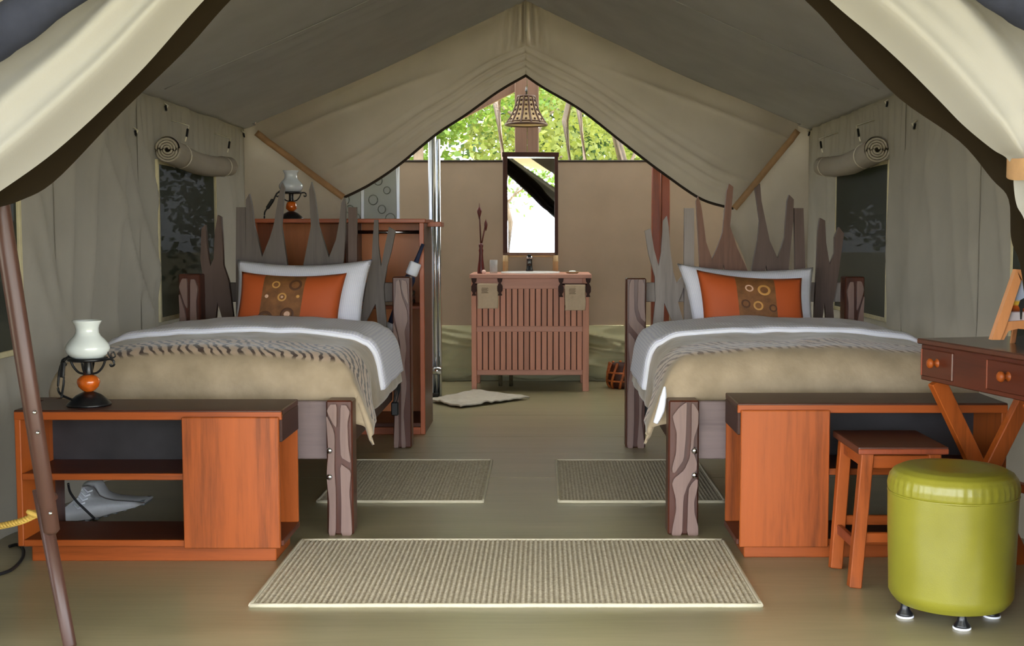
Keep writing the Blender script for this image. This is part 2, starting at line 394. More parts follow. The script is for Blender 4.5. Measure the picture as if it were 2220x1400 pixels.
def interp(pts, t):
    """point at 0..1 along a polyline of tuples, smoothed"""
    n = len(pts) - 1; x = min(max(t, 0), 1) * n; i = min(int(x), n - 1); f = x - i
    p0 = Vector(pts[max(i - 1, 0)]); p1 = Vector(pts[i]); p2 = Vector(pts[i + 1]); p3 = Vector(pts[min(i + 2, n)])
    return .5 * ((2 * p1) + (p2 - p0) * f + (2 * p0 - 5 * p1 + 4 * p2 - p3) * f * f + (3 * p1 - p0 - 3 * p2 + p3) * f ** 3)
def nz(x, y=0, z=0): return noise.noise(Vector((x, y, z)))
def sstep(a, b, x):
    t = min(max((x - a) / (b - a), 0), 1); return t * t * (3 - 2 * t)
def copy_tree(o, parent=None):
    c = o.copy(); COL.objects.link(c)
    if parent is not None: c.parent = parent
    for ch in list(o.children): copy_tree(ch, c)
    return c

# ================================================================== THE TENT
YB, YF = 8.8, 3.3
XL, XR = W(527, 280, YB).x, W(1757, 276, YB).x
EZ = W(527, 280, YB).z
RX, RZ = W(1140, 2, YB).x, W(1140, 2, YB).z
def roof_z(x):
    return RZ - (RZ - EZ) * ((x - RX) / (XR - RX) if x > RX else (x - RX) / (XL - RX))
# floor: olive groundsheet, inside and out under the doorway
def floor_fn(u, v):
    x, y = XL - .02 + u * (XR - XL + .04), 2.6 + v * (10.0 - 2.6)
    return (x, y, 0)
fl = box('floor', XL - .05, XR + .05, 2.6, 10.0, -.04, 0, 'floor', bv=0, kind='structure')
for yy in (5.93, 7.15, 8.02, 6.62):                                  # welded seams of the sheet
    a = .25 * (nz(yy * 3) )
    tube('seam', [(XL, yy + a * .05, -.0005), (XR, yy - a * .05, -.0005)], .0016, 'floor', fl, seg=6)
box('ground', -60, 60, -60, 90, -.30, -.06, 'grass', bv=0, kind='structure')
# veranda slab outside the doorway
box('floor_veranda', -3.2, 3.2, -2.5, 2.6, -.06, -.002, 'deck', bv=0, kind='structure')

def pleat(y, z):
    """fold relief of the side walls (along y, z)"""
    m = sstep(1.60, 1.72, z) * (1 - sstep(EZ - .06, EZ, z))
    d = .009 * math.sin(y * 62 + 2 * nz(y * 3, z)) * m * sstep(.1, .5, .5 + .5 * nz(y * 1.7, 3))
    s = y * .9 + z * .55                                             # slanting drapes
    r = 1 - abs(nz(s * 2.2, z * .35, 5)) * 2.2
    d += .034 * max(r, 0) ** 4 * (1 - .6 * m)
    s2 = y * 1.3 - z * .25
    d += .026 * max(1 - abs(nz(s2 * 1.7, z * .2, 11)) * 2.4, 0) ** 3 + .014 * nz(y * 1.5, z * 1.2, 2)
    return d
WIN = [(abs(XL) * F / 832, abs(XL) * F / 708, .725, 1.61), (3.9, abs(XL) * F / 1135, .725, 1.61)]
def wall_side(name, X, sgn):
    y0, y1 = YF, YB + .07; z1 = EZ + .03
    def fn(u, v):
        y = y0 + u * (y1 - y0); z = v * z1
        k = 1
        for (a, b, c, d) in WIN:                                      # flat around the windows
            dd = max(max(a - y, y - b), max(c - z, z - d)); k = min(k, sstep(0, .1, dd))
        edge = min(sstep(0, .06, z1 - z), 1) * sstep(0, .1, y1 - y)
        return (X + sgn * pleat(y + (7 if sgn < 0 else 0), z) * k * edge, y, z)
    def hole(u, v):
        y = y0 + u * (y1 - y0); z = v * z1
        return any(a < y < b and c < z < d for (a, b, c, d) in WIN)
    return grid(name, fn, 250, 100, 'canvas', hole=hole, kind='structure')
wl = wall_side('wall_left', XL, 1)
wr = wall_side('wall_right', XR, -1)
for X, s, w_ in ((XL, 1, wl), (XR, -1, wr)):                          # stitched panel seams
    for yy in (5.33, 6.45):
        tube('seam', [(X + s * .014, yy, .05), (X + s * .014, yy, EZ - .02)], .004, 'canvas', w_, seg=6, flat=.5)
wi = 0
for X, s in ((XL, 1), (XR, -1)):
    for (a, b, c, d) in WIN:
        wi += 1
        o = box('window_%d' % wi, X - .004, X + .004, a - .01, b + .01, c - .01, d + .01, 'net', bv=0, kind='structure')
        for yy in (a, b): box('frame', X - .006, X + .016, yy - .012, yy + .012, c - .014, d + .014, 'binding', o, bv=.002)
        for zz in (c, d): box('frame', X - .006, X + .015, a, b, zz - .012, zz + .012, 'binding', o, bv=.002)

# ceiling: two slopes of lining with a seam and slack folds
def ceil_geo():
    vs, fs = [], []; nu, nv = 90, 130
    for j in range(nv + 1):
        y = YF - .05 + (YB + .12 - YF + .05) * j / nv
        for i in range(nu + 1):
            x = XL + (XR - XL) * i / nu; e = min(abs(x - XL), abs(x - XR)); r = abs(x - RX)
            sag = -.035 * math.sin(PI * min(max((x - XL) / (RX - XL), 0), 1)) if x < RX else -.035 * math.sin(PI * min(max((x - RX) / (XR - RX), 0), 1))
            k = sstep(0, .25, e) * sstep(0, .2, r)
            w = sum(.010 * math.exp(-((y - c - .07 * nz(x * 1.3, c)) / .028) ** 2) for c in (6.62, 6.74, 6.92, 7.15)) * k * (1 if x < RX else .55)
            z = roof_z(x) + sag * .7 - w + .012 * nz(x * 1.2, y * 1.1, 4) * k
            vs.append((x + (-.03 if i == 0 else .03 if i == nu else 0), y, z))
    for j in range(nv):
        for i in range(nu):
            a = j * (nu + 1) + i; fs.append((a, a + nu + 1, a + nu + 2, a + 1))
    return vs, fs
cv, cf = ceil_geo()
ce = mesh('ceiling', cv, cf, 'canvas_roof', smooth=True, kind='structure')
ce.modifiers.new('thickness', 'SOLIDIFY').thickness = -.006
for s_, xe in ((-1, XL), (1, XR)):
    tube('seam', [(RX + (xe - RX) * t, 6.66, roof_z(RX + (xe - RX) * t) - .026 * math.sin(PI * t) - .012) for t in [i / 20 for i in range(1, 20)]], .006, 'canvas_roof', ce, seg=6, flat=.5)
# outer fly sheet above the lining, over the whole tent
def fly(u, v):
    x = -2.9 + 5.6 * u; y = 2.9 + v * (YB + .25 - 2.9)
    return (x, y, 3.12 - abs(x - RX) * .42 + .02 * nz(x, y))
fy = grid('roof', fly, 28, 20, 'fly', kind='structure'); fy.modifiers.new('thickness', 'SOLIDIFY').thickness = .006

def bath_sheet(u, v):  # unseen bathroom cover, added translucent to let diffuse daylight in
    x = -2.9 + 5.6 * u; y = YB + .25 + v * 1.7
    return (x, y, 3.12 - abs(x - RX) * .42)
grid('roof_bath_diffuser', bath_sheet, 12, 6, 'bath_diffuser', kind='structure')
# rear wall of the bedroom: canvas either side of the doorway
def rear_side(name, inner, Xw, par=None):
    """inner: pixel stations of the doorway edge, top to bottom, at depth YB"""
    pin = [XZ(px, py, YB) for px, py in inner]
    def fn(u, v):
        p = interp(pin, 1 - v); x = p.x * (1 - u) + Xw * u; z = p.y
        zt = roof_z(min(max(x, XL), XR)) + .012
        z = min(z, zt) if v < 1 else zt
        z = p.y + (zt - p.y) * sstep(.75, 1, v) if zt < p.y or v > .75 else p.y
        f = .016 * math.sin(u * 22 + 3 * nz(v * 2, 1)) * (1 - u) ** 2 + .02 * nz(x * 2.5, z * 1.2, 8)
        return (x, YB + f + .02, z)
    return grid(name, fn, 50, 60, 'canvas_flap', kind='structure')
rear_side('wall_back_left', [(700, 330), (748, 428), (752, 470), (756, 600), (760, 842)], XL - .03)
rear_side('wall_back_right', [(1650, 360), (1570, 466), (1592, 512), (1622, 585), (1636, 700), (1640, 842)], XR + .03)

# tied-back rear door flaps, hanging from the roof line
def rear_flap(name, label, top, low, sgn):
    t_ = thing(name, label, 'tent flap', (RX + sgn * .9, YB - .05, 1.3))
    pt = [XZ(px, py, YB - .06) for px, py in top]; pl = [XZ(px, py, YB - .06) for px, py in low]
    def fn(u, v):
        a = interp(pt, u); b = interp(pl, u); p = a * (1 - v) + b * v
        def crease(c, w, k): return -k * math.exp(-abs((v - c) / w) ** 1.5)
        q = v + .035 * nz(u * 2.5, 3, sgn)
        fan = sum(-k * math.exp(-abs((q - c) / w)) for c, w, k in ((.70, .022, .030), (.80, .018, .026), (.885, .016, .02), (.60, .020, .018 * (1 - u)))) * (1 - .35 * u)
        fan += -.035 * math.exp(-abs((q - .16 - .55 * (1 - u) ** 2) / .03)) * sstep(.25, .6, u)
        fan += .055 * math.sin((p.x - RX) * (95 - 30 * v) + sgn) * math.exp(-((p.x - RX) / .13) ** 2) * (1 - sstep(.45, .62, v))
        big = -.10 * math.sin(PI * v * .9) * sstep(0, .25, u) * (1 - sstep(.85, 1, u) * .7) + .03 * nz(u * 4, v * 3, 6)
        if v == 0: return (p.x, YB - .05, roof_z(p.x) + .005)
        return (p.x, YB - .05 + fan + big, p.y)
    f = grid('canvas_sheet', fn, 90, 60, 'canvas_flap', t_)
    tube('edge_binding', [Vector(fn(i / 60, 1)) + Vector((0, -.004, 0)) for i in range(61)], .010, 'binding_dark', t_, seg=6)
    a, b = Vector(fn(1, 0)), Vector(fn(1, 1)); d = Vector((0, -.03, 0))
    side_ = (b - a).cross(Vector((0, 1, 0))).normalized()
    def sfn(u, v): q = Vector(fn(1, .03 + .97 * v)); return q + side_ * (.045 * (u - .5)) + Vector((0, -.035, 0))
    grid('strap', sfn, 2, 24, 'strap', t_, thick=.004)
    tube('ring', [a + Vector((.018 * math.cos(x), -.04, .018 * math.sin(x))) for x in [2 * PI * i / 12 for i in range(13)]], .006, 'chrome', t_, seg=6)
    return t_
rear_flap('rear_door_flap', 'tied back canvas flap with a tan strap above the wardrobe', [(1141, 2), (960, 88), (760, 186), (552, 284)],
          [(1141, 163), (1085, 196), (1010, 250), (945, 293), (860, 362), (800, 402), (746, 428)], -1)
rear_flap('rear_door_flap', 'tied back canvas flap with a tan strap beside the tall red-brown post', [(1139, 2), (1340, 92), (1540, 184), (1732, 279)],
          [(1139, 163), (1180, 192), (1260, 240), (1350, 310), (1440, 378), (1520, 432), (1590, 452)], 1)

# small toggles and hooks at the eaves
def clip(px, py, X, label):
    d = _ray(px, py); s = X / d.x; p = Vector((X, s * d.y, CH + s * d.z)); q = -1 if X > 0 else 1
    c = thing('tent_toggle', label, 'toggle', p)
    tube('cord', [p, p + Vector((q * .03, -.01, -.02)), p + Vector((q * .02, -.02, -.05))], .005, 'cord_white', c, seg=6)
    beam('peg', p + Vector((q * .02, -.02, -.02)), p + Vector((q * .03, -.035, -.05)), .012, .012, 'black', c, bv=.003)
for px, py, X, lb in ((353, 222, XL + .01, 'small dark peg toggle at the eave above the roll end, wardrobe side'), (287, 275, XL + .01, 'small dark peg toggle on the bare wall beside the roll, wardrobe side'),
                      (523, 283, XL + .01, 'small dark peg toggle in the rear corner near the wardrobe'), (1930, 213, XR - .01, 'small dark peg toggle at the eave above the roll end, desk side'),
                      (1990, 260, XR - .01, 'small dark peg toggle on the bare wall beside the roll, desk side'), (1760, 280, XR - .01, 'small dark peg toggle in the rear corner on the desk side')):
    clip(px, py, X, lb)
for o in [o for o in COL.objects if o.name.startswith('tent_toggle')]: o['group'] = 'eave toggles'

# rolled-up window blinds
def blind(X, s, label):
    y0, y1 = WIN[0][0] - .06, WIN[0][1] + .06; zc = 1.675; r = .072
    t_ = thing('rolled_blind', label, 'blind', (X, (y0 + y1) / 2, zc))
    xc = X + s * (r + .012)
    def fn(u, v):
        y = y0 + (y1 - y0) * v; a = 2 * PI * u
        rr = r * (1 + .06 * nz(v * 6, math.cos(a), s)) * (1 - .15 * v) ; sag = -.035 * math.sin(PI * v) - .02 * v
        return (xc + rr * math.cos(a), y, zc + rr * math.sin(a) + sag)
    grid('roll', fn, 24, 30, 'blind', t_)
    for yy, k in ((y0, 1), (y1, .85)):                                   # spiral of layers at each end
        pts = [(xc + (.012 + (r * k - .014) * i / 70) * math.cos(i * .36), yy + .004, zc + (.012 + (r * k - .014) * i / 70) * math.sin(i * .36) - (.02 if yy == y1 else 0)) for i in range(71)]
        tube('spiral_layer', pts, .007, 'blind', t_, seg=6)
    for yy in (y0 + .22, y1 - .16):
        v = (yy - y0) / (y1 - y0); sag = -.035 * math.sin(PI * v) - .02 * v; rr = r * (1 - .15 * v) + .004
        def ring(u, w, yy=yy, sag=sag, rr=rr): a = 2 * PI * u; return (xc + rr * math.cos(a), yy - .012 + .024 * w, zc + sag + rr * math.sin(a))
        grid('tie_tape', ring, 20, 1, 'cord_white', t_)
        beam('toggle', (xc + s * .045, yy + .03, zc + .135), (xc + s * .04, yy + .02, zc + .085), .013, .013, 'black', t_, bv=.004)
        tube('cord', [(X + s * .01, yy + .06, zc + .19), (xc + s * .05, yy + .04, zc + .15), (xc + s * .035, yy + .01, zc + .06)], .004, 'cord_white', t_, seg=6)
blind(XL, 1, 'rolled canvas blind tied above the gauze window by the wardrobe-side bed')
blind(XR, -1, 'rolled canvas blind tied above the gauze window by the desk-side bed')

# ------------------------------------------------------------------ bathroom behind the bedroom
YR = 9.95
def rear_wall(u, v):
    x = XL - .1 + u * (XR - XL + .2); z0, z1 = W(1100, 705, YR).z, W(1100, 349, YR).z
    return (x, YR + .012 * nz(x * 2, v * 2, 9), z0 + (z1 - z0) * v)
rw = grid('wall_rear', rear_wall, 60, 20, 'canvas_tan', kind='structure')
ztop = W(1100, 349, YR).z
tube('top_hem', [(XL - .1, YR, ztop), (XR + .1, YR, ztop)], .010, 'binding_dark', rw, seg=6)
def skirt(u, v):
    x = XL - .1 + u * (XR - XL + .2); z = W(1100, 705, YR).z * v
    f = .05 * nz(x * 2.6 + z * 2, z * 5, 3) + sum(k * max(1 - abs(nz(x * a + z * b + c, z * 2.5, c)) * 3, 0) ** 2 for a, b, c, k in ((1.6, 3.5, 1, .07), (2.3, -4.5, 5, .06), (1.2, 6.5, 9, .06)))
    return (x, YR - .03 * math.sin(PI * v) - abs(f) * math.sin(PI * min(v, .98)) ** .5 + .004, z)
grid('skirt', skirt, 110, 40, 'canvas_skirt', rw)
box('hem', XL - .1, XR + .1, YR - .022, YR + .01, 0, .05, 'canvas_skirt', rw, bv=.004)
for nm, X in (('wall_bath_left', XL), ('wall_bath_right', XR)):
    def bw(u, v, X=X): return (X + .02 * nz(u * 3, v * 3, X), YB + .03 + u * (YR - YB - .02), v * 1.75)
    grid(nm, bw, 20, 20, 'canvas_tan', kind='structure')
# roof timbers at the open rear gable
mast = thing('tent_mast', 'broad dark mast of two boards rising behind the mirror', 'post', (W(1141, 300, 10.04).x, 10.04, -.06))
ml, mm, mr = W(1116, 300, 10.01).x, W(1143, 300, 10.01).x, W(1168, 300, 10.01).x
box('board', ml, mm - .001, 10.01, 10.08, -.06, 2.68, 'mast', mast, bv=.006)
box('board', mm + .001, mr, 10.01, 10.08, -.06, 2.68, 'mast', mast, bv=.006)
def rafter(px0, py0, px1, py1, label):
    a, b = W(px0, py0, 10.13), W(px1, py1, 10.13); d = (b - a)
    o = beam('rafter', a, a + d * 1.9, .075, .06, 'mast', None, bv=.004, up=(0, 1, 0)); tag(o, label, 'rafter', 'rear gable rafters')
rafter(1122, 185, 940, 279, 'brown rafter sloping from the mast over the shower screen')
rafter(1168, 176, 1400, 296, 'brown rafter sloping from the mast over the tall red-brown post')
pst = thing('tall_post', 'tall red-brown post of two boards beyond the headboard by the basket', 'post', (W(1432, 600, 9.2).x, 9.2, 0))
box('board', W(1413, 600, 9.2).x, W(1431, 600, 9.2).x, 9.2, 9.28, 0, 2.02, 'red_z', pst, bv=.005)
box('board', W(1433, 600, 9.22).x, W(1451, 600, 9.22).x, 9.22, 9.30, 0, 2.02, 'red_z', pst, bv=.005)

# ------------------------------------------------------------------ front doorway: cream door flaps, dark inner netting, front wall
def strip(name, st, Y, mat, parent, folds, depth, seed, nu=40, nv=90, hem=.0, kind=None):
    """sheet between inner and outer edges; stations (ix,iy,ox,oy) in px at depth Y"""
    pin = [XZ(s[0], s[1], Y) for s in st]; po = [XZ(s[2], s[3], Y) for s in st]
    def fn(u, v):
        a = interp(pin, v); b = interp(po, v); p = a * (1 - u) + b * u; w = (b - a).length
        k = min(w / .3, 1)
        uu = u + .05 * nz(v * 3, u * 2, seed)
        y = Y - depth * math.sin(PI * min(u * 1.25, 1)) * k + folds * (math.sin(uu * 17 + seed + 2.2 * nz(v * 2.2, seed)) * (.3 + .7 * sstep(.25, .6, u)) + .8 * nz(u * 5, v * 5, seed)) * k
        y -= hem * math.exp(-((u - .16) / .09) ** 2) * k
        return (p.x, y, p.y)
    return grid(name, fn, nu, nv, mat, parent, kind=kind), fn
YD = 3.12
LST = [(1085, -640, 1080, -730), (860, -420, 800, -560), (650, -205, 520, -330), (445, 0, 170, -40), (300, 160, 60, 52), (130, 320, -60, 130), (0, 415, -150, 230), (-80, 462, -170, 380), (-104, 486, -168, 462),
       (-100, 520, -190, 505), (-80, 640, -290, 600), (-76, 900, -340, 900), (-80, 1300, -360, 1300), (-80, 1390, -360, 1390)]
fl_l = thing('door_flap', 'cream canvas door flap drawn aside over the leaning wooden pole', 'tent flap', (-1.5, YD, 0))
strip('canvas_sheet', LST, YD, 'canvas_cream', fl_l, .022, .10, 3, hem=.05)
tube('tie_band', [W(-112, 470, YD) + Vector((.07 * math.cos(a) , .09 * math.sin(a), .0)) for a in [2 * PI * i / 24 for i in range(25)]], .02, 'strap', fl_l, flat=1.6)
RST = [(1085, -640, 1090, -730), (1330, -430, 1400, -560), (1570, -215, 1700, -350), (1800, 0, 2150, -40), (1885, 72, 2235, 40), (1960, 140, 2290, 110), (2035, 215, 2330, 190), (2090, 272, 2340, 262), (2150, 322, 2320, 318), (2182, 342, 2300, 345),
       (2198, 368, 2285, 368), (2198, 400, 2330, 405), (2205, 445, 2400, 450), (2228, 500, 2450, 520), (2255, 700, 2480, 700), (2262, 1000, 2490, 1000), (2265, 1390, 2490, 1390)]
fl_r = thing('door_flap', 'cream canvas door flap gathered with a tan band above the desk', 'tent flap', (1.35, YD, 0))
strip('canvas_sheet', RST, YD, 'canvas_cream', fl_r, .020, .10, 8, hem=.045)
bp0, bp1 = W(2190, 352, YD), W(2290, 345, YD); bc = (bp0 + bp1) / 2
def band(u, v):
    a = 2 * PI * u; r = (bp1 - bp0).length / 2 * 1.02
    return (bc.x + r * math.cos(a), YD + .12 * math.sin(a) - .02, bc.z + .03 - .055 * v + .012 * math.sin(a) + .025 * math.cos(a))
grid('tie_band', band, 32, 2, 'strap', fl_r)
YI = 3.26
fi_l = thing('netting_flap', 'dark olive netting flap behind the cream flap over the leaning pole', 'tent flap', (-1.4, YI, 0))
strip('net_sheet', [(1090, -600, 1060, -680), (900, -400, 780, -470), (690, -190, 560, -260), (500, 0, 330, -60), (400, 112, 220, 60), (258, 250, 60, 160), (120, 392, -70, 300), (42, 436, -110, 380), (-30, 462, -150, 440), (-60, 520, -160, 520), (-90, 900, -200, 900), (-90, 1370, -200, 1370)], YI, 'canvas_dark', fi_l, .012, .03, 5, 20, 60)
fi_r = thing('netting_flap', 'dark olive netting flap behind the cream flap above the desk', 'tent flap', (1.35, YI, 0))
strip('net_sheet', [(1080, -600, 1110, -680), (1290, -400, 1400, -470), (1500, -210, 1640, -280), (1745, 0, 1900, -60), (1845, 108, 2000, 60), (1950, 214, 2100, 160), (2080, 306, 2220, 260), (2150, 388, 2270, 340), (2186, 432, 2270, 420), (2192, 520, 2290, 520), (2216, 600, 2310, 600), (2240, 900, 2330, 900), (2240, 1370, 2330, 1370)], YI, 'canvas_dark', fi_r, .012, .03, 6, 20, 60)
# front wall panels either side of the doorway, up to the roof line
def front_side(name, inner, Xw):
    pin = [XZ(px, py, YF + .02) for px, py in inner]
    def fn(u, v):
        p = interp(pin, 1 - v); x = p.x * (1 - u) + Xw * u
        z = p.y + (roof_z(x) - p.y) * v ** 6 if v > .55 else p.y
        return (x, YF + .02 + .015 * nz(x * 3, z * 2), min(z, roof_z(x)))
    return grid(name, fn, 24, 50, 'canvas', kind='structure')
fwl = front_side('wall_front_left', [(1090, -700), (560, -300), (120, -20), (-90, 200), (-180, 420), (-180, 800), (-180, 1450)], XL - .02)
fwr = front_side('wall_front_right', [(1090, -700), (1700, -300), (2170, -30), (2300, 150), (2330, 380), (2330, 800), (2330, 1450)], XR + .02)
# rolled dark rain sheets that run down the front, outside the cream flaps
def rain_roll(label, pts, w):
    p = smooth_path([W(a, b, 2.98) for a, b in pts], 8)
    tag(tube('rolled_rain_sheet', p, [w * (1 + .18 * nz(i * .35, 2)) for i in range(len(p))], 'navy', None, seg=12), label, 'rain sheet', 'rolled dark sheets along the doorway')
rain_roll('rolled navy sheet along the doorway edge over the leaning pole', [(900, -700), (420, -250), (90, 8), (-60, 112), (-160, 200), (-320, 360)], .055)
rain_roll('rolled navy sheet along the doorway edge over the desk', [(1280, -700), (1800, -290), (2120, -60), (2260, 32), (2330, 92), (2500, 250)], .055)

# unseen veranda awning, added and deepened to shade the door flaps
def awning(u, v):
    x = -3.5 + 6.8 * u; y = -1.6 + v * 4.5
    return (x, y, 2.62 + .48 * v - abs(x - RX) * .38 * v - abs(x - RX) * .16 * (1 - v) + .02 * nz(x, y))
grid('roof_shade_awning', awning, 24, 14, 'awning', kind='structure').modifiers.new('thickness', 'SOLIDIFY').thickness = .006

# ================================================================== RUGS
def rug(label, x0, x1, y0, y1, pitch, group, dep=.0042):
    t_ = thing('sisal_rug', label, 'rug', ((x0 + x1) / 2, (y0 + y1) / 2, 0), group=group)
    n = max(8, round((x1 - x0) / pitch)); nu = n * 4; nv = max(20, round((y1 - y0) / (pitch * .62)) * 2)
    def fn(u, v):
        i = u * n; c = .5 + .5 * math.cos(2 * PI * i); row = v * nv / 2 + (.5 if int(i) % 2 else 0)
        k = .65 + .35 * math.cos(2 * PI * row)
        e = 1 if .003 < u < .997 and .003 < v < .997 else 0
        return (x0 + (x1 - x0) * u, y0 + (y1 - y0) * v, (.005 + dep * (1 - c) * k) * e + .0015)
    grid('weave', fn, nu, nv, 'rug', t_, smooth=False, kind='stuff')
    b = .008
    def edge(a, q): 
        pts = [a + (q - a) * (i / 24) + Vector((0, .003 * nz(i * .4, a.x), .006)) for i in range(25)]
        tube('binding', pts, .0075, 'rug_edge', t_, seg=8)
    A, B, C_, D = Vector((x0, y0, 0)), Vector((x1, y0, 0)), Vector((x1, y1, 0)), Vector((x0, y1, 0))
    edge(A, B); edge(B, C_); edge(C_, D); edge(D, A)
p0, p1, p2 = G(543, 1316), G(1650, 1316), G(660, 1174)
rug('wide beige ribbed rug lying across the foot of both beds', p0.x, p1.x, p0.y, p2.y, .0185, None)
p0, p1, p2 = G(688, 1090), G(1046, 1090), G(800, 1000)
rug('beige ribbed rug lying beside the wardrobe-side bed', p0.x, p1.x, p0.y, p2.y, .0165, 'bedside rugs', .0022)
p0, p1, p2 = G(1212, 1090), G(1572, 1090), G(1300, 1000)
rug('beige ribbed rug lying beside the desk-side bed', p0.x, p1.x, p0.y, p2.y, .0165, 'bedside rugs', .0022)
# crumpled bath mat
mc = [G(930, 872), G(998, 886), G(1148, 866), G(1030, 850)]
def bm_fn(u, v):
    p = (mc[0] * (1 - u) + mc[3] * u) * (1 - v) + (mc[1] * (1 - u) + mc[2] * u) * v
    return (p.x + .02 * nz(u * 6, v * 6), p.y + .03 * nz(u * 5, v * 5, 3), .012 + .02 * abs(nz(u * 7, v * 4, 7)))
o = grid('bath_mat', bm_fn, 40, 30, 'mat_white', thick=.01); tag(o, 'crumpled off-white bath mat on the floor before the washstand', 'mat')

# ================================================================== BEDS
YFOOT, YHEAD, YPL = 4.78, 6.78, 6.88
# carved post faces: outlines of the raised strips as (u, v) of the post face
def norm(poly, x0, x1, y0, y1): return [((x - x0) / (x1 - x0), 1 - (y - y0) / (y1 - y0)) for x, y in poly]
FOOT_R = [norm(p, 118, 400, 75, 1332) for p in (
    [(150, 215), (215, 130), (272, 90), (280, 95), (274, 400), (255, 620), (175, 742), (152, 738), (150, 690), (185, 560), (190, 370), (162, 270)],
    [(325, 95), (345, 105), (390, 175), (386, 300), (348, 420), (342, 540), (378, 650), (372, 720), (292, 860), (256, 970), (246, 1330), (150, 1330), (158, 1260), (190, 1090), (185, 980), (150, 850), (168, 796), (262, 715), (312, 600), (326, 400)],
    [(372, 800), (388, 806), (386, 880), (356, 1010), (360, 1120), (396, 1250), (396, 1330), (292, 1330), (300, 980), (306, 890), (332, 840)])]
FOOT_L = [norm(p, 255, 478, 95, 1282) for p in (
    [(275, 165), (300, 125), (352, 125), (348, 330), (322, 300), (268, 185)],
    [(262, 215), (320, 340), (332, 400), (326, 700), (336, 900), (330, 1280), (270, 1280), (282, 1000), (262, 800), (262, 700), (277, 560), (270, 400)],
    [(386, 130), (430, 130), (462, 190), (440, 290), (446, 500), (466, 640), (382, 588), (376, 400)],
    [(376, 642), (466, 712), (450, 900), (466, 1150), (468, 1280), (376, 1280), (382, 1000)])]
HEAD_L = [norm(p, 728, 836, 578, 1420) for p in (
    [(752, 600), (772, 590), (786, 670), (815, 735), (820, 790), (800, 845), (810, 930), (798, 1010), (812, 1110), (790, 1250), (804, 1418), (775, 1418), (778, 1100), (774, 900), (748, 800), (736, 740), (750, 660)],
    [(786, 590), (816, 600), (826, 720), (798, 670), (784, 630)],
    [(733, 792), (764, 880), (760, 1100), (762, 1418), (730, 1418), (742, 1200), (746, 1000), (735, 900)])]
HEAD_R = [norm(p, 190, 380, 180, 1722) for p in (
    [(215, 240), (235, 192), (262, 190), (262, 330), (266, 470), (292, 560), (378, 640), (378, 720), (332, 790), (312, 700), (214, 596), (216, 480)],
    [(302, 190), (340, 190), (360, 240), (358, 400), (376, 580), (330, 540), (298, 450)],
    [(210, 660), (275, 740), (278, 1000), (268, 1200), (270, 1450), (262, 1722), (205, 1722), (210, 1450), (208, 1200), (232, 1000), (214, 800)],
    [(322, 800), (350, 850), (340, 1050), (352, 1250), (338, 1450), (372, 1722), (300, 1722), (318, 1450), (316, 1200), (324, 1000)])]
def flip(ps): return [[(1 - u, v) for u, v in p] for p in ps]
def post(parent, x0, x1, ztop, yf, strips, depth=.10):
    c = box('post', x0, x1, yf, yf + depth, 0, ztop, 'post_core', parent, bv=.006)
    for p in strips:
        prism('carved_strip', [(x0 + u * (x1 - x0), v * ztop) for u, v in p], yf - .016, yf + .004, 'post_strip', c, bv=.005, smooth_poly=1)
    return c
def bolt(parent, px, py, Y):
    p = W(px, py, Y)
    vs = []
    tube('bolt', [p + Vector((0, .012, 0)), p, p + Vector((0, -.006, 0))], [.013, .013, .007], 'chrome', parent, seg=12)
PL_L = [
 ('driftwood2', [(437, 495), (445, 487), (447, 520), (452, 560), (456, 577), (463, 560), (466, 500), (472, 466), (479, 470), (482, 520), (484, 575), (496, 610), (506, 690), (515, 745), (498, 745), (471, 654), (462, 745), (440, 745), (445, 640), (434, 560)]),
 ('driftwood', [(512, 449), (532, 449), (532, 560), (534, 745), (512, 745), (511, 560)]),
 ('driftwood', [(533, 433), (540, 420), (545, 441), (551, 489), (568, 557), (585, 515), (594, 484), (604, 424), (611, 395), (616, 407), (610, 490), (624, 582), (640, 745), (612, 745), (592, 572), (572, 745), (536, 745), (532, 562)]),
 ('driftwood', [(670, 412), (675, 394), (682, 420), (691, 490), (713, 558), (728, 520), (735, 482), (740, 440), (747, 428), (750, 445), (748, 520), (744, 575), (750, 745), (722, 745), (687, 576), (665, 745), (642, 745), (657, 577), (674, 490)]),
 ('driftwood2', [(755, 449), (773, 449), (774, 560), (768, 745), (753, 745), (755, 560)]),
 ('driftwood', [(811, 476), (819, 476), (820, 530), (826, 578), (835, 530), (843, 492), (857, 500), (848, 545), (839, 577), (832, 621), (834, 660), (841, 745), (823, 745), (814, 658), (788, 708), (779, 745), (770, 745), (784, 680), (795, 610), (806, 560), (808, 520)])]
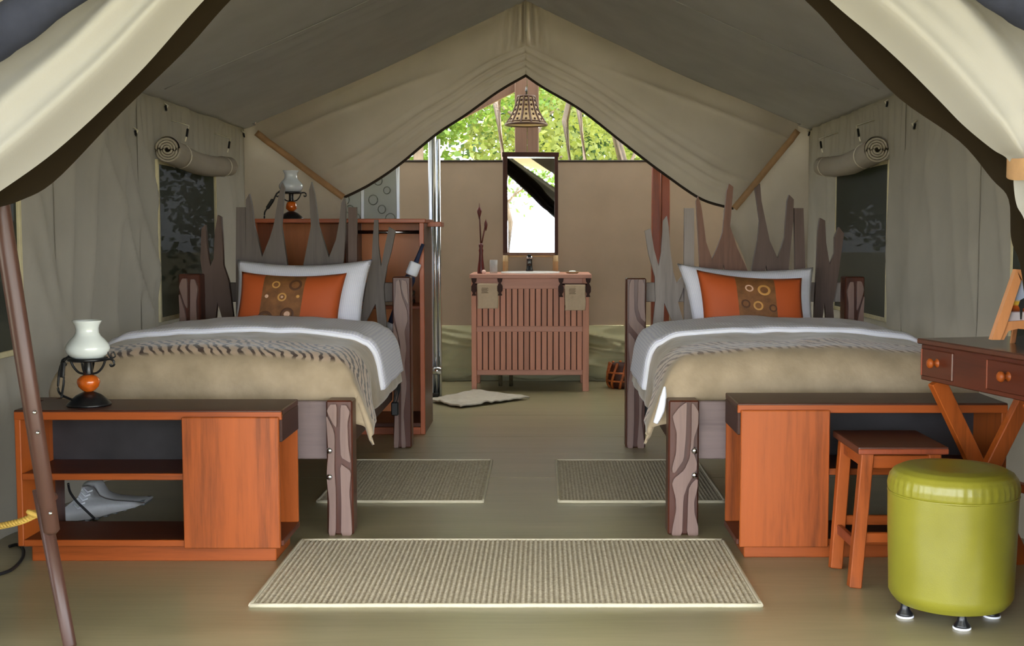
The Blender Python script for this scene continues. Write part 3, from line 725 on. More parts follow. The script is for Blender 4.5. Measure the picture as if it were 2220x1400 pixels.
PL_R = [
 ('driftwood3', [(1398, 500), (1411, 495), (1418, 540), (1428, 577), (1434, 545), (1438, 478), (1446, 468), (1450, 492), (1453, 540), (1460, 590), (1467, 614), (1478, 600), (1486, 615), (1470, 655), (1484, 705), (1502, 745), (1478, 745), (1440, 656), (1437, 745), (1412, 745), (1421, 650), (1420, 600), (1406, 550)]),
 ('driftwood3', [(1484, 451), (1505, 451), (1505, 560), (1503, 745), (1484, 745), (1483, 560)]),
 ('driftwood4', [(1509, 436), (1514, 425), (1521, 450), (1531, 525), (1544, 562), (1556, 535), (1567, 503), (1576, 413), (1581, 398), (1590, 405), (1583, 490), (1598, 536), (1620, 584), (1640, 745), (1606, 745), (1569, 573), (1548, 745), (1520, 745), (1517, 575), (1514, 520)]),
 ('driftwood2', [(1637, 408), (1648, 398), (1651, 436), (1660, 480), (1669, 522), (1686, 560), (1701, 514), (1707, 436), (1711, 422), (1721, 432), (1720, 478), (1710, 581), (1716, 745), (1690, 745), (1661, 573), (1640, 745), (1618, 745), (1630, 584), (1643, 520), (1647, 478)]),
 ('driftwood2', [(1722, 451), (1742, 451), (1746, 580), (1746, 745), (1724, 745), (1724, 560)]),
 ('driftwood2', [(1774, 500), (1778, 472), (1789, 478), (1791, 525), (1799, 574), (1810, 548), (1810, 514), (1819, 492), (1830, 506), (1824, 548), (1817, 603), (1806, 659), (1812, 745), (1796, 745), (1788, 654), (1776, 745), (1762, 745), (1768, 631), (1771, 575)])]
def bed(label, hp, fp, planks, hs, fs, side):
    """hp: px of the two head posts (x0,x1,top); fp: inner foot post px; side: +1 when the aisle lies at +x"""
    h = [(W(a, 800, YHEAD).x, W(b, 800, YHEAD).x, W(a, t, YHEAD).z) for a, b, t in hp]
    fx0, fx1, ft = W(fp[0], 1000, YFOOT).x, W(fp[1], 1000, YFOOT).x, W(fp[0], fp[2], YFOOT).z
    xl, xr = h[0][0], h[1][1]
    t_ = thing('carved_bed', label, 'bed', ((xl + xr) / 2, (YFOOT + YHEAD) / 2, 0), group='twin beds')
    for (a, b, z), s in zip(h, hs): post(t_, a, b, z, YHEAD, s, .11)
    pf = post(t_, fx0, fx1, ft, YFOOT, fs)
    if side > 0: ox0, ox1 = xl - .015, xl - .015 + (fx1 - fx0)
    else: ox0, ox1 = xr + .015 - (fx1 - fx0), xr + .015
    post(t_, ox0, ox1, ft, YFOOT, flip(fs))
    ra, rb = min(fx1, ox1), max(fx0, ox0)
    box('foot_rail', ra - .01, rb + .01, YFOOT + .03, YFOOT + .07, W(660, 998, YFOOT).z, W(660, 872, YFOOT).z, 'rail', t_, bv=.004)
    zb, zt_ = .27, .47
    for x in (xl + .10, xr - .14): box('side_rail', x, x + .035, YFOOT + .10, YHEAD, zb, zt_, 'dark_y', t_, bv=.004)
    for i in range(9):
        y = YFOOT + .18 + i * .21; box('slat', xl + .13, xr - .13, y, y + .08, zt_ - .03, zt_ - .008, 'rail', t_, bv=.002)
    za, zc = W(1340, 655, YPL).z, W(1340, 613, YPL).z
    box('head_rail', h[0][1] - .02, h[1][0] + .02, YPL + .035, YPL + .075, za, zc, 'driftwood3' if side < 0 else 'driftwood', t_, bv=.004)
    box('head_rail', h[0][1] - .02, h[1][0] + .02, YPL + .035, YPL + .075, za - .38, zc - .36, 'driftwood', t_, bv=.004)
    for m_, poly in planks:
        prism('headboard_plank', [XZ(px, py, YPL) for px, py in poly], YPL, YPL + .034, m_, t_, bv=.006)
    return t_, xl, xr, h
bL, lx0, lx1, hL = bed('carved wooden bed with forked plank headboard in front of the wardrobe', [(391, 437, 594), (852, 891, 600)], (708, 765, 868), PL_L, (FOOT_L, HEAD_L), FOOT_L, 1)
bR, rx0, rx1, hR = bed('carved wooden bed with forked plank headboard beside the desk', [(1357, 1400, 603), (1829, 1871, 600)], (1449, 1515, 868), PL_R, (HEAD_R, flip(FOOT_L)), FOOT_R, -1)
for px, py in ((714, 977), (714, 1034)): bolt(bL, px, py, YFOOT - .018)
for px, py in ((1506, 977), (1506, 1030)): bolt(bR, px, py, YFOOT - .018)

def rounded_drop(d, r):
    """arc length d past the flat part -> (out, down) round an edge of radius r"""
    if d <= 0: return d, 0
    q = r * PI / 2
    if d < q: a = d / r; return r * math.sin(a), r * (1 - math.cos(a))
    return r, r + d - q
def bedding(label_b, label_s, mat, xl, xr, side, hangL, hangR, seed):
    cx = (xl + xr) / 2; yh, yf = 6.29, 4.905
    ztop = lambda y: .70 + .022 * sstep(5.0, 5.8, y)
    # mattress
    bm = bx_bm(xl + .10, xr - .10, YFOOT + .19, YHEAD - .02, .475, .655); bevel(bm, .05, 3)
    tag(from_bm('mattress', bm, 'white', None, True), 'pale mattress under the blanket of the bed ' + ('in front of the wardrobe' if side > 0 else 'beside the desk'), 'mattress', 'twin mattresses')
    r = .13
    def surf(s, t, lift=0, rr=r):
        """s: metres across from the centre; t: metres from the head edge"""
        half = (xr - xl) / 2 - .045 - (r if True else 0) + .01
        T = yh - (yf + r)
        o_, dz = rounded_drop(abs(s) - half, r)
        sx = math.copysign(half + o_ if abs(s) > half else abs(s), s)
        oy, dzy = rounded_drop(t - T, r)
        y = yh - (t if t < T else T + oy)
        e = min(dz, dzy); d = max(dz, dzy) + .26 * e
        x = cx + sx; flare = (-.12 + .42 * sstep(.8, 1.25, t)) * max(d - .10, 0) * (1 if (side > 0) == (s > 0) else 0)
        x += math.copysign(flare * (1 + .5 * min(dz, .2)), s)
        crown = .030 * (1 - (min(abs(s), half) / half) ** 2)
        z = ztop(y) + crown - d + lift
        soft = .010 * nz(s * 3.5, t * 3, seed) + .006 * nz(s * 9, t * 8, seed + 3)
        hangf = sstep(.08, .3, dz)
        x += math.copysign(.007 * math.sin(t * 9 + seed) * hangf, s)
        z += soft * (1 - sstep(.05, .15, d))
        y += -(.014 * nz(s * 8, d * 2, seed + 1) + .012 * math.sin(s * 13 + seed)) * sstep(.08, .2, dzy)
        n_out = lift * .8
        if dz > .03: x += math.copysign(n_out, s)
        if dzy > .03: y -= n_out
        return (x, y, max(z, .05))
    half = (xr - xl) / 2 - .045 - r + .01
    T = yh - (yf + r)
    s0, s1 = -(half + hangL), half + hangR
    tmax = T + .335
    t0 = 0
    def fb(u, v):
        s = s0 + (s1 - s0) * u; t = t0 + (tmax - t0) * v
        return surf(s, t)
    b = grid('blanket', fb, 110, 110, mat, uvf=lambda u, v: ((s0 + (s1 - s0) * u) * .5, v * .85))
    b.modifiers.new('thickness', 'SOLIDIFY').thickness = .012; b.modifiers['thickness'].offset = -1
    tag(b, label_b, 'blanket')
    hl, hr = hangL * (1 if side < 0 else .55), hangR * (1 if side > 0 else .55)
    if side > 0: hr -= .04
    else: hl -= .04
    sa, sb = -(half + hl), half + hr
    def fs_(u, v):
        s = sa + (sb - sa) * u; ec = .05 * nz(s * 1.2, seed) 
        t = .0 + (.76 + ec) * v
        l = .017 + .010 * math.exp(-((v - .93) / .06) ** 2)
        p = surf(s, t, l)
        return p
    st = grid('folded_sheet', fs_, 110, 40, 'sheet', uvf=lambda u, v: (sa + (sb - sa) * u, .7 * v))
    st.modifiers.new('thickness', 'SOLIDIFY').thickness = .012; st.modifiers['thickness'].offset = -1
    tag(st, label_s, 'bed sheet')
    tube('hem', [Vector(fs_(i / 80, 1)) for i in range(81)], .011, 'white', st, seg=8)
    return surf, half, T
sfL, hfL, TL = bedding('tan plush blanket with a bold zebra band on the bed in front of the wardrobe', 'white folded sheet over the blanket in front of the wardrobe', 'blanket_a', lx0, lx1, 1, .20, .36, 2)
sfR, hfR, TR = bedding('tan plush blanket with a faint zebra band and white corner lining beside the desk', 'white folded sheet over the blanket beside the desk', 'blanket_b', rx0, rx1, -1, .36, .20, 9)
# turned-out white lining at the hanging blanket corner of the desk-side bed
lin_pts = [W(1441, 838, 4.86), W(1438, 862, 4.84), W(1432, 890, 4.83), W(1421, 917, 4.83)]
bl = [o for o in COL.objects if o.name.startswith('blanket') and o.parent is None][-1]
tube('lining_corner', lin_pts, [.004, .014, .017, .010], 'white', bl, seg=8, sub=6, label='white lining of the blanket corner')

# ------------------------------------------------------------------ pillows and cushions
def pad(name, mat, corners, Y0, lean, th, parent=None, conc=(.10, .05), nu=34, nv=24, sub=None, lift=0, **kw):
    """stuffed pad whose front outline fills four pixel corners (bl, br, tr, tl) at depth Y0, leaning back by lean"""
    c = [W(px, py, Y0) for px, py in corners]
    def fn(a, b, side, extra=0):
        u, v = (a + 1) / 2, (b + 1) / 2
        u2 = .5 + (u - .5) * (1 - conc[1] * (1 - b * b) * abs(a)); v2 = .5 + (v - .5) * (1 - conc[0] * (1 - a * a) * abs(b))
        p = (c[0] * (1 - u2) + c[1] * u2) * (1 - v2) + (c[3] * (1 - u2) + c[2] * u2) * v2
        h = th * ((1 - a ** 4) * (1 - b ** 4)) ** .6
        return Vector((p.x, p.y + lean * v2 + side * (h + extra), p.z))
    vs, fs, uv = [], [], []
    def patch(a0, a1, b0, b1, side, extra):
        base = len(vs)
        for j in range(nv + 1):
            for i in range(nu + 1): vs.append(fn(a0 + (a1 - a0) * i / nu, b0 + (b1 - b0) * j / nv, side, extra)); uv.append((i / nu, j / nv))
        for j in range(nv):
            for i in range(nu):
                q = base + j * (nu + 1) + i; f = (q, q + 1, q + nu + 2, q + nu + 1); fs.append(f if side < 0 else f[::-1])
    if sub: patch(sub[0], sub[1], sub[2], sub[3], -1, lift)
    else: patch(-1, 1, -1, 1, -1, 0); patch(-1, 1, -1, 1, 1, 0)
    o = mesh(name, vs, fs, mat, parent, True, uv, **kw)
    if not sub:
        bm = bmesh.new(); bm.from_mesh(o.data); bmesh.ops.remove_doubles(bm, verts=bm.verts, dist=.0008); bm.to_mesh(o.data); bm.free()
    return o, fn
def pillow_set(where, pil, cus, panel, rings):
    o, _ = pad('pillow', 'sheet', pil, 6.52, .16, .085, conc=(.16, .05)); tag(o, 'white striped pillow leaning on the headboard ' + where, 'pillow', 'white pillows')
    o, fn = pad('cushion', 'orange', cus, 6.36, .12, .06, conc=(.13, .05)); tag(o, 'orange cushion with a brown ringed panel on the bed ' + where, 'cushion', 'orange cushions')
    pad('printed_panel', 'brown_panel', cus, 6.36, .12, .06, o, conc=(.13, .05), sub=(panel[0], panel[1], -.985, .985), lift=.002, label='brown panel printed with rings')
    for a, b, r, m_, solid in rings:
        q = fn(a, b, -1, .006)
        def ring(u, v, q=q, r=r, solid=solid, a=a, b=b):
            an = 2 * PI * u; rr = r * (1 - (1 if solid else .38) * v)
            w = abs(cus[1][0] - cus[0][0]) / F * 6.36 / 2; hh = abs(cus[3][1] - cus[0][1]) / F * 6.36 / 2
            aa, bb = a + rr * math.cos(an) / w, b + rr * math.sin(an) / hh
            aa = min(max(aa, -.95), .95); bb = min(max(bb, -.95), .95)
            return fn(aa, bb, -1, .004 + .002 * math.sin(PI * v))
        grid('embroidered_ring', ring, 20, 3, m_, o)
pillow_set('in front of the wardrobe', [(504, 728), (782, 728), (798, 563), (498, 564)], [(504, 731), (730, 731), (744, 593), (512, 590)], (-.52, .27),
           [(-.27, .68, .022, 'gold', 0), (.10, .68, .034, 'ring_brown', 0), (-.42, .28, .010, 'pink_thread', 1), (-.12, .26, .024, 'gold', 0), (-.12, .26, .007, 'pink_thread', 1), (.18, .28, .009, 'gold', 1),
            (-.40, -.42, .042, 'ring_brown', 0), (-.40, -.42, .018, 'gold', 1), (.02, -.28, .036, 'ring_brown', 0), (.02, -.28, .016, 'pink_thread', 1)])
pillow_set('beside the desk', [(1504, 728), (1766, 728), (1778, 581), (1475, 572)], [(1526, 731), (1750, 731), (1749, 604), (1516, 586)], (-.30, .44),
           [(-.06, .60, .022, 'pink_thread', 0), (.22, .56, .034, 'gold', 0), (-.16, .06, .024, 'ring_brown', 0), (.08, .02, .026, 'gold', 0), (.36, -.05, .022, 'ring_brown', 0), (-.16, -.55, .036, 'gold', 0), (-.16, -.62, .018, 'pink_thread', 1), (.22, -.52, .034, 'ring_brown', 0), (.22, -.60, .016, 'pink_thread', 1)])
# black straps hanging beside the mattresses
def straps(px, label):
    p = W(px, 815, 6.55); t_ = thing('hanging_strap', label, 'strap', (p.x, p.y, .3), group='black straps by the mattresses')
    tube('strap', [p, W(px + 3, 845, 6.55), W(px - 2, 872, 6.55)], .014, 'black_rubber', t_, flat=.4, sub=5)
    tube('strap', [p + Vector((.02, 0, -.02)), W(px + 8, 850, 6.57), W(px + 2, 880, 6.57)], .009, 'black_rubber', t_, flat=.4, sub=5)
    b = W(px, 885, 6.55); box('buckle', b.x - .02, b.x + .02, 6.54, 6.57, b.z - .04, b.z + .035, 'black_rubber', t_, bv=.006)
straps(856, 'black strap with buckle hanging by the bed post next to the wardrobe')
straps(1406, 'black strap with buckle hanging by the bed post next to the basket')

# ================================================================== BENCH CABINETS AT THE BED FEET
def bench(label, px0, px1, pydoor, ptop, pbot, pbase, doors, side):
    """door slab occupies doors (px); side = +1: niche at +x end"""
    Y0 = G(900, pbase).y - .035; D = .30; Y1 = Y0 + D
    x0, x1 = W(px0, 1000, Y0).x, W(px1, 1000, Y0).x; zt = W(px0, ptop, Y0).z; zb = W(px0, pbot, Y0).z
    d0, d1 = W(doors[0], 1000, Y0).x, W(doors[1], 1000, Y0).x; zs = W(px0, 1033, Y0).z if side > 0 else W(px0, 1022, Y0).z
    t_ = thing('bench_cabinet', label, 'cabinet', ((x0 + x1) / 2, (Y0 + Y1) / 2, 0), group='bench cabinets at the bed feet'); th = .022
    box('top', x0, x1, Y0, Y1, zt - th, zt, 'dark_x', t_)
    box('front_rail', x0, x1, Y0 - .001, Y0 + .02, zt - th - .014, zt - .006, 'wood_x', t_, bv=.002)
    ex = (x0, x0 + th) if side > 0 else (x1 - th, x1)
    box('end_panel', ex[0], ex[1], Y0, Y1, zb, zt - th, 'wood_z', t_)
    dv = (d0, d0 + th) if side > 0 else (d1 - th, d1)
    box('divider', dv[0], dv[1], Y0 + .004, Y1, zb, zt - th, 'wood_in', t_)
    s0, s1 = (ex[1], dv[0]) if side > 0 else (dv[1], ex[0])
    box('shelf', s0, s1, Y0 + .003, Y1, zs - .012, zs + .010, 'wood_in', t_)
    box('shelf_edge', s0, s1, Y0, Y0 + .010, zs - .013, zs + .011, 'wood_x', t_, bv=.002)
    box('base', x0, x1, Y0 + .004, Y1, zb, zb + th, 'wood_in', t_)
    box('base_edge', s0, s1, Y0 - .001, Y0 + .012, zb - .001, zb + th + .001, 'wood_x', t_, bv=.002)
    box('door', d0, d1, Y0 - .018, Y0 + .003, zb - .004, zt - th - .002, 'wood_z', t_, bv=.003)
    nx = (x1 - .018, x1) if side > 0 else (x0, x0 + .018)
    box('apron', nx[0], nx[1], Y0 + .006, Y1, zt - .118, zt - th, 'dark_y', t_, bv=.003)
    if side > 0: box('niche_back', d0 + th, x1 - .002, Y1 - .02, Y1 - .002, zb + th, zt - th, 'wood_z', t_)
    else: box('niche_back', x0 + .002, d1 - th, Y1 - .02, Y1 - .002, zb + th, zt - th, 'wood_z', t_)
    bx0, bx1 = (s0, s1)
    box('back_panel', bx0, bx1, Y1 - .012, Y1 - .002, zs + .010, zt - th, 'charcoal', t_, bv=0, label='dark board added for the shaded foot rail behind the upper compartment')  # board added dark to stand for the foot rail's shade
    pl = .035
    box('plinth', x0 + pl, x1 - pl, Y0 + .035, Y1 - .02, 0, zb, 'wood_x', t_)
    return Y0, Y1, zt
byL = bench('red-brown bench cabinet carrying the opal glass lamp', 33, 612, 1185, 889, 1184, 1216, (398, 607), 1)
byR = bench('red-brown bench cabinet standing behind the small wooden stool', 1598, 2182, 1180, 874, 1181, 1208, (1604, 1796), -1)

# ================================================================== TABLE LAMPS
def lamp(label, c, s, opal, group, ball=1.15, cordpts=None):
    t_ = thing('table_lamp', label, 'lamp', c, group=group)
    P = lambda pr: [(r * s, z * s) for r, z in pr]
    lathe('base', P([(.079, 0), (.081, .004), (.076, .010), (.062, .024), (.046, .038), (.026, .048), (.016, .052), (.001, .053)]), c, 'black', t_)
    lathe('glass_ball', P([(.012, .050), (.022, .056), (.036, .070), (.042 * ball / 1.15, .086), (.040 * ball / 1.15, .098), (.028, .110), (.014, .116), (.001, .117)]), c, 'amber', t_)
    lathe('stem', P([(.016, .114), (.018, .120), (.016, .135), (.015, .160), (.018, .168), (.001, .169)]), c, 'black', t_, seg=16)
    lathe('gallery', P([(.060, .166), (.072, .168), (.074, .174), (.070, .180), (.05, .180)]), c, 'black', t_)
    C = Vector(c)
    for a in (0, PI / 2, PI, 3 * PI / 2):
        d = Vector((math.cos(a + .02), math.sin(a + .02), 0))
        tube('scroll_arm', [C + d * r * s + Vector((0, 0, z * s)) for r, z in ((.016, .118), (.036, .124), (.054, .144), (.064, .168))], .0045 * s, 'black', t_, seg=6, sub=5)
    d = Vector((1, -.1, 0)).normalized()
    for sg in (1, -1):
        tube('curl', [C + d * sg * r * s + Vector((0, 0, z * s)) for r, z in ((.070, .172), (.088, .174), (.100, .166), (.100, .152), (.090, .148), (.086, .156))], .0045 * s, 'black', t_, seg=6, sub=5)
    lathe('shade', P([(.040, .176), (.058, .180), (.074, .196), (.080, .214), (.076, .228), (.062, .246), (.048, .260), (.042, .272), (.041, .288), (.044, .300), (.051, .312), (.053, .318), (.050, .317), (.043, .304), (.038, .288), (.038, .272), (.044, .258), (.060, .240)]), c, opal, t_, seg=40)
    return t_
lp = G(193, 868, byL[2]); lp = Vector((lp.x, byL[0] + .13, byL[2])); lp.x = W(193, 868, lp.y).x
lt = lamp('oil-style lamp with white opal shade standing on the bench cabinet', lp, 1.0, 'opal', 'opal shade lamps')
cp = lambda px, py, dy=0: W(px, py, lp.y + dy)
tube('cable', [W(172, 870, lp.y - .05), W(150, 864, lp.y - .03), W(128, 850, lp.y), W(127, 820, lp.y), W(133, 790, lp.y), W(150, 772, lp.y), W(165, 770, lp.y)], .0045, 'black_rubber', lt, seg=6, sub=6)
tube('cable', [W(133, 862, lp.y - .03), W(138, 830, lp.y), W(138, 800, lp.y)], .0045, 'black_rubber', lt, seg=6, sub=6)
beam('switch', W(134, 818, lp.y - .005), W(137, 783, lp.y - .005), .018, .014, 'black', lt, bv=.004)
tube('lamp_hook', [W(232, 760, lp.y), W(240, 775, lp.y), W(250, 772, lp.y), W(246, 762, lp.y)], .003, 'black', lt, seg=6, sub=4)

# ================================================================== WARDROBE
YW = G(880, 942).y; YW1 = YW + .52
wx0, wx1 = W(552, 700, YW).x, W(920, 700, YW).x; wzt = W(700, 474, YW).z
wt = thing('open_wardrobe', 'low open wardrobe with hanging rail behind the bed', 'wardrobe', ((wx0 + wx1) / 2, (YW + YW1) / 2, 0)); th = .026
box('top', wx0 - .01, wx1 + .012, YW - .01, YW1, wzt - .024, wzt, 'ward_x', wt)
box('side_panel', wx0, wx0 + th, YW, YW1, 0, wzt - .024, 'ward_z', wt)
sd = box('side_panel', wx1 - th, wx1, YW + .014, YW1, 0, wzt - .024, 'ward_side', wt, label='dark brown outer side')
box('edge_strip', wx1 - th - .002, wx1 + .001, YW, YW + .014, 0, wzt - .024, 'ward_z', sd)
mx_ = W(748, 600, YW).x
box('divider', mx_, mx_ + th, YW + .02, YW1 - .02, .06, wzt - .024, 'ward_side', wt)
box('back_panel', wx0 + th, mx_, YW1 - .02, YW1 - .004, .05, wzt - .024, 'ward_back', wt)
box('back_panel', mx_ + th, wx1 - th, YW1 - .02, YW1 - .004, .05, wzt - .024, 'ward_back', wt)
box('bottom', wx0 + th, wx1 - th, YW + .012, YW1 - .02, .045, .07, 'wood_in', wt)
box('kick_board', wx0 + th, wx1 - th, YW + .002, YW + .02, 0, .045, 'ward_x', wt)
zs = W(850, 662, YW + .2).z
box('shelf', mx_ + th, wx1 - th, YW + .16, YW1 - .02, zs - .02, zs, 'ward_x', wt)
for z in (.45, .8): box('shelf', wx0 + th, mx_, YW + .10, YW1 - .02, z, z + .02, 'ward_x', wt)
rz_ = W(840, 503, YW + .2).z
tube('hanging_rail', [(mx_ + th, YW + .2, rz_), (wx1 - th, YW + .2, rz_)], .011, 'chrome', wt, seg=12)
pb = W(945, 490, YW + .35)
box('ledge', wx1 - .002, wx1 + .085, YW + .25, YW + .45, wzt - .045, wzt - .015, 'ward_x', wt)
for i in range(3):
    c0 = W(842, 655 - i * 12, YW + .25)
    bm = bx_bm(mx_ + .10, wx1 - .10, YW + .22, YW + .45, zs + i * .028, zs + .026 + i * .028); bevel(bm, .009, 2)
    tag(from_bm('folded_towel', bm, ('towel', 'soap', 'mat_white')[i], None, True), 'folded %s towel in the stack on the wardrobe shelf' % ('beige', 'pinkish', 'grey-white')[i], 'towel', 'towels on the wardrobe shelf')
# umbrella leaning in the wardrobe
ua, ub = W(906, 558, YW - .05), W(836, 740, YW - .06)
um = thing('furled_umbrella', 'furled navy umbrella with white bands leaning on the wardrobe', 'umbrella', ub)
dd = ua - ub; tt = lambda k: ub + dd * k
tube('canopy', [tt(0), tt(.1), tt(.25), tt(.5), tt(.74), tt(.78)], [.006, .024, .030, .034, .036, .030], 'navy_cloth', um, seg=10)
tube('white_band', [tt(.79), tt(.80), tt(.93), tt(.94)], [.030, .037, .037, .030], 'white', um, seg=10)
tube('white_band', [tt(.13), tt(.14), tt(.21), tt(.22)], [.020, .031, .033, .024], 'white', um, seg=10)
tube('handle', [tt(.92), tt(1.02), tt(1.16)], [.016, .012, .010], 'navy_cloth', um, seg=8)
# second lamp on the wardrobe
l2 = Vector((W(632, 470, YW + .2).x, YW + .2, wzt))
l2t = lamp('small lamp with greyish opal shade standing on the wardrobe', l2, .93, 'opal2', 'opal shade lamps', .95)
q2 = lambda px, py: W(px, py, l2.y)
tube('cable', [q2(610, 412), q2(600, 420), q2(593, 434)], .005, 'black_rubber', l2t, seg=6, sub=5)
beam('switch', q2(592, 432), q2(579, 452), .022, .016, 'black', l2t, bv=.005)
tube('cable', [q2(579, 452), q2(574, 460), Vector((q2(573, 470).x, l2.y, wzt + .004))], .005, 'black_rubber', l2t, seg=6, sub=5)

# ================================================================== WASHSTAND
YV, YV1 = G(1040, 848).y, 9.82
vx0, vx1 = W(1022, 700, YV).x, W(1277, 700, YV).x
vz = lambda py: W(1150, py, YV).z
vn = thing('washstand', 'washstand faced with upright wooden slats under the mirror', 'washstand', ((vx0 + vx1) / 2, (YV + YV1) / 2, 0))
box('top', vx0 - .012, vx1 + .018, YV - .03, YV1, vz(603), vz(594), 'vanity_x', vn)
for a, b in ((1022, 1033), (1263, 1277)):
    box('leg', W(a, 700, YV).x, W(b, 700, YV).x, YV, YV + .05, 0, vz(603), 'vanity', vn)
    box('leg', W(a, 700, YV).x, W(b, 700, YV).x, YV1 - .05, YV1, 0, vz(603), 'vanity', vn)
box('rail', W(1033, 700, YV).x, W(1263, 700, YV).x, YV + .004, YV + .03, vz(626), vz(603), 'vanity_x', vn)
box('rail', W(1033, 700, YV).x, W(1263, 700, YV).x, YV + .002, YV + .03, vz(719), vz(707), 'vanity_x', vn)
box('rail', W(1033, 700, YV).x, W(1263, 700, YV).x, YV + .002, YV + .03, vz(813), vz(802), 'vanity_x', vn)
sx0, sx1 = W(1033, 700, YV).x, W(1263, 700, YV).x; ns = 18; sw = (sx1 - sx0) / ns
for za, zb in ((vz(708), vz(624)), (vz(803), vz(718))):
    for i in range(ns):
        j = .002 * nz(i * 1.7, za * 5)
        box('slat', sx0 + i * sw + .0035, sx0 + (i + 1) * sw - .0035, YV + .007 + j, YV + .022, za, zb, 'vanity', vn, bv=.003)
box('back_board', sx0, sx1, YV + .022, YV + .03, vz(803), vz(624), 'vanity_dark', vn, bv=0)
for x in (vx0 + .005, vx1 - .025): box('side_panel', x, x + .02, YV + .05, YV1 - .05, vz(805), vz(603), 'vanity', vn)
for px in (1085, 1108): tube('waste_pipe', [(W(px, 830, 9.6).x, 9.6, .0), (W(px, 830, 9.6).x, 9.6, vz(780))], .016, 'chrome', vn, seg=10)
for px in (1028, 1084, 1216, 1275):                                   # carved towel brackets
    x = W(px, 630, YV).x; w = .020; zt = vz(603); zb = vz(640 if px < 1200 else 643)
    h = zt - zb
    b = prism('towel_bracket', [(x - w, zt), (x + w, zt), (x + w * .8, zt - h * .18), (x + w * .3, zt - h * .28), (x + w, zt - h * .45), (x + w, zt - h * .72), (x + w * .4, zt - h * .85), (x + w * .8, zb), (x - w * .8, zb), (x - w * .4, zt - h * .85), (x - w, zt - h * .72), (x - w, zt - h * .45), (x - w * .3, zt - h * .28), (x - w * .8, zt - h * .18)], YV - .045, YV + .004, 'vanity_dark', vn, bv=.004)
for a, b in ((1028, 1084), (1216, 1275)):
    z = vz(616); tube('towel_rod', [(W(a, 616, YV - .03).x, YV - .03, z), (W(b, 616, YV - .03).x, YV - .03, z)], .007, 'vanity_dark', vn, seg=8)
def towel(x0, x1, y0, y1, label):
    a, b = W(x0, 640, YV - .04).x, W(x1, 640, YV - .04).x; zt, zb = vz(y0 + 1), vz(y1)
    def fn(u, v):
        # front layer, over the rod, back layer
        x = a + (b - a) * u + .004 * nz(v * 3, u) 
        if v < .55: return (x, YV - .044 - .006 * math.sin(u * 9 + 1) * (1 - v / .55) * .6, zb + (zt - zb) * (v / .55))
        if v < .65: q = (v - .55) / .1 * PI; return (x, YV - .031 - .013 * math.cos(q), zt + .008 * math.sin(q))
        return (x, YV - .018, zt - (zt - zb) * .8 * (v - .65) / .35)
    o = grid('hand_towel', fn, 16, 40, 'towel', thick=.006); tag(o, label, 'towel', 'hand towels on the washstand')
    for r in range(5):                                                  # small stitched motif
        y = y0 + 9 + r * 2.6
        pts = [W(x0 + 9 + i * 1.1, y + 1.0 * math.sin(i * 2.1 + r * 1.3), YV - .052) for i in range(14 - (r % 2) * 2)]
        tube('stitching', pts, .0018, 'thread', o, seg=5)
towel(1035, 1080, 615, 668, 'beige hand towel on the washstand rod below the red vase')
towel(1225, 1269, 617, 672, 'beige hand towel on the washstand rod below the soap dish')
zt = vz(594)
bc_ = Vector((W(1150, 592, YV + .24).x, YV + .24, zt))
def ov(pr): return pr
bs = thing('wash_basin', 'white oval basin set into the washstand', 'basin', bc_)
lathe('bowl', [(.215, -.004), (.222, .004), (.218, .012), (.200, .012), (.185, -.004), (.15, -.08), (.05, -.10), (.001, -.10)], bc_, 'ceramic', bs, seg=40, squash=(1.05, .84))
fc = Vector((W(1148, 588, YV + .40).x, YV + .36, zt + .012))
ft = thing('tap', 'black lever tap over the white basin', 'tap', fc)
lathe('body', [(.030, 0), (.030, .012), (.024, .02), (.022, .09), (.026, .10), (.001, .102)], fc, 'black', ft, seg=18)
tube('spout', [fc + Vector((0, 0, .06)), fc + Vector((0, -.05, .078)), fc + Vector((0, -.11, .070)), fc + Vector((0, -.125, .055))], .015, 'black', ft, seg=10, sub=4)
beam('lever', fc + Vector((0, .01, .108)), fc + Vector((0, -.09, .128)), .030, .016, 'black', ft, bv=.004, up=(0, 0, 1))
lathe('cap', [(.024, .098), (.028, .104), (.027, .118), (.001, .12)], fc, 'chrome', ft, seg=18)
# carved vase with long stems
vc = Vector((W(1043, 590, YV + .12).x, YV + .12, zt))
vs_ = thing('carved_vase', 'slim dark red carved vase with two long stems', 'vase', vc)
lathe('body', [(.028, 0), (.030, .01), (.026, .05), (.018, .11), (.015, .16), (.019, .18), (.013, .195), (.018, .215), (.014, .235), (.001, .236)], vc, 'vase', vs_, seg=16)
for dx, h, k in ((-.012, .505, 1), (.038, .40, .7)):
    tp = vc + Vector((dx, 0, h)); tube('stem', [vc + Vector((0, 0, .2)), vc + Vector((dx * .5, 0, .2 + (h - .2) * .5)), tp], .006, 'vase', vs_, seg=6)
    lathe('bud', [(.003, -.07 * k), (.008, -.045 * k), (.019 * k, -.005), (.016 * k, .015), (.004, .03), (.002, .055 * k), (.001, .06 * k)], tp - Vector((0, 0, .02)), 'vase', vs_, seg=12)
gc = Vector((W(1070, 590, YV + .14).x, YV + .14, zt))
o = lathe('tumbler', [(.027, 0), (.030, .005), (.033, .105), (.030, .105), (.027, .01), (.001, .008)], gc, 'tumbler', None, seg=24); tag(o, 'clear glass tumbler between the vase and basin', 'glass')
so = Vector((W(1049, 590, YV + .05).x, YV + .05, zt))
o = lathe('soap_ball', [(.001, 0), (.012, .002), (.017, .012), (.016, .022), (.009, .030), (.001, .032)], so, 'soap', None, seg=16); tag(o, 'small pale pink soap ball at the foot of the vase', 'soap')
sd_ = Vector((W(1241, 592, YV + .14).x, YV + .14, zt))
sp_ = thing('soap_dish', 'small dish holding pale soap on the washstand', 'dish', sd_)
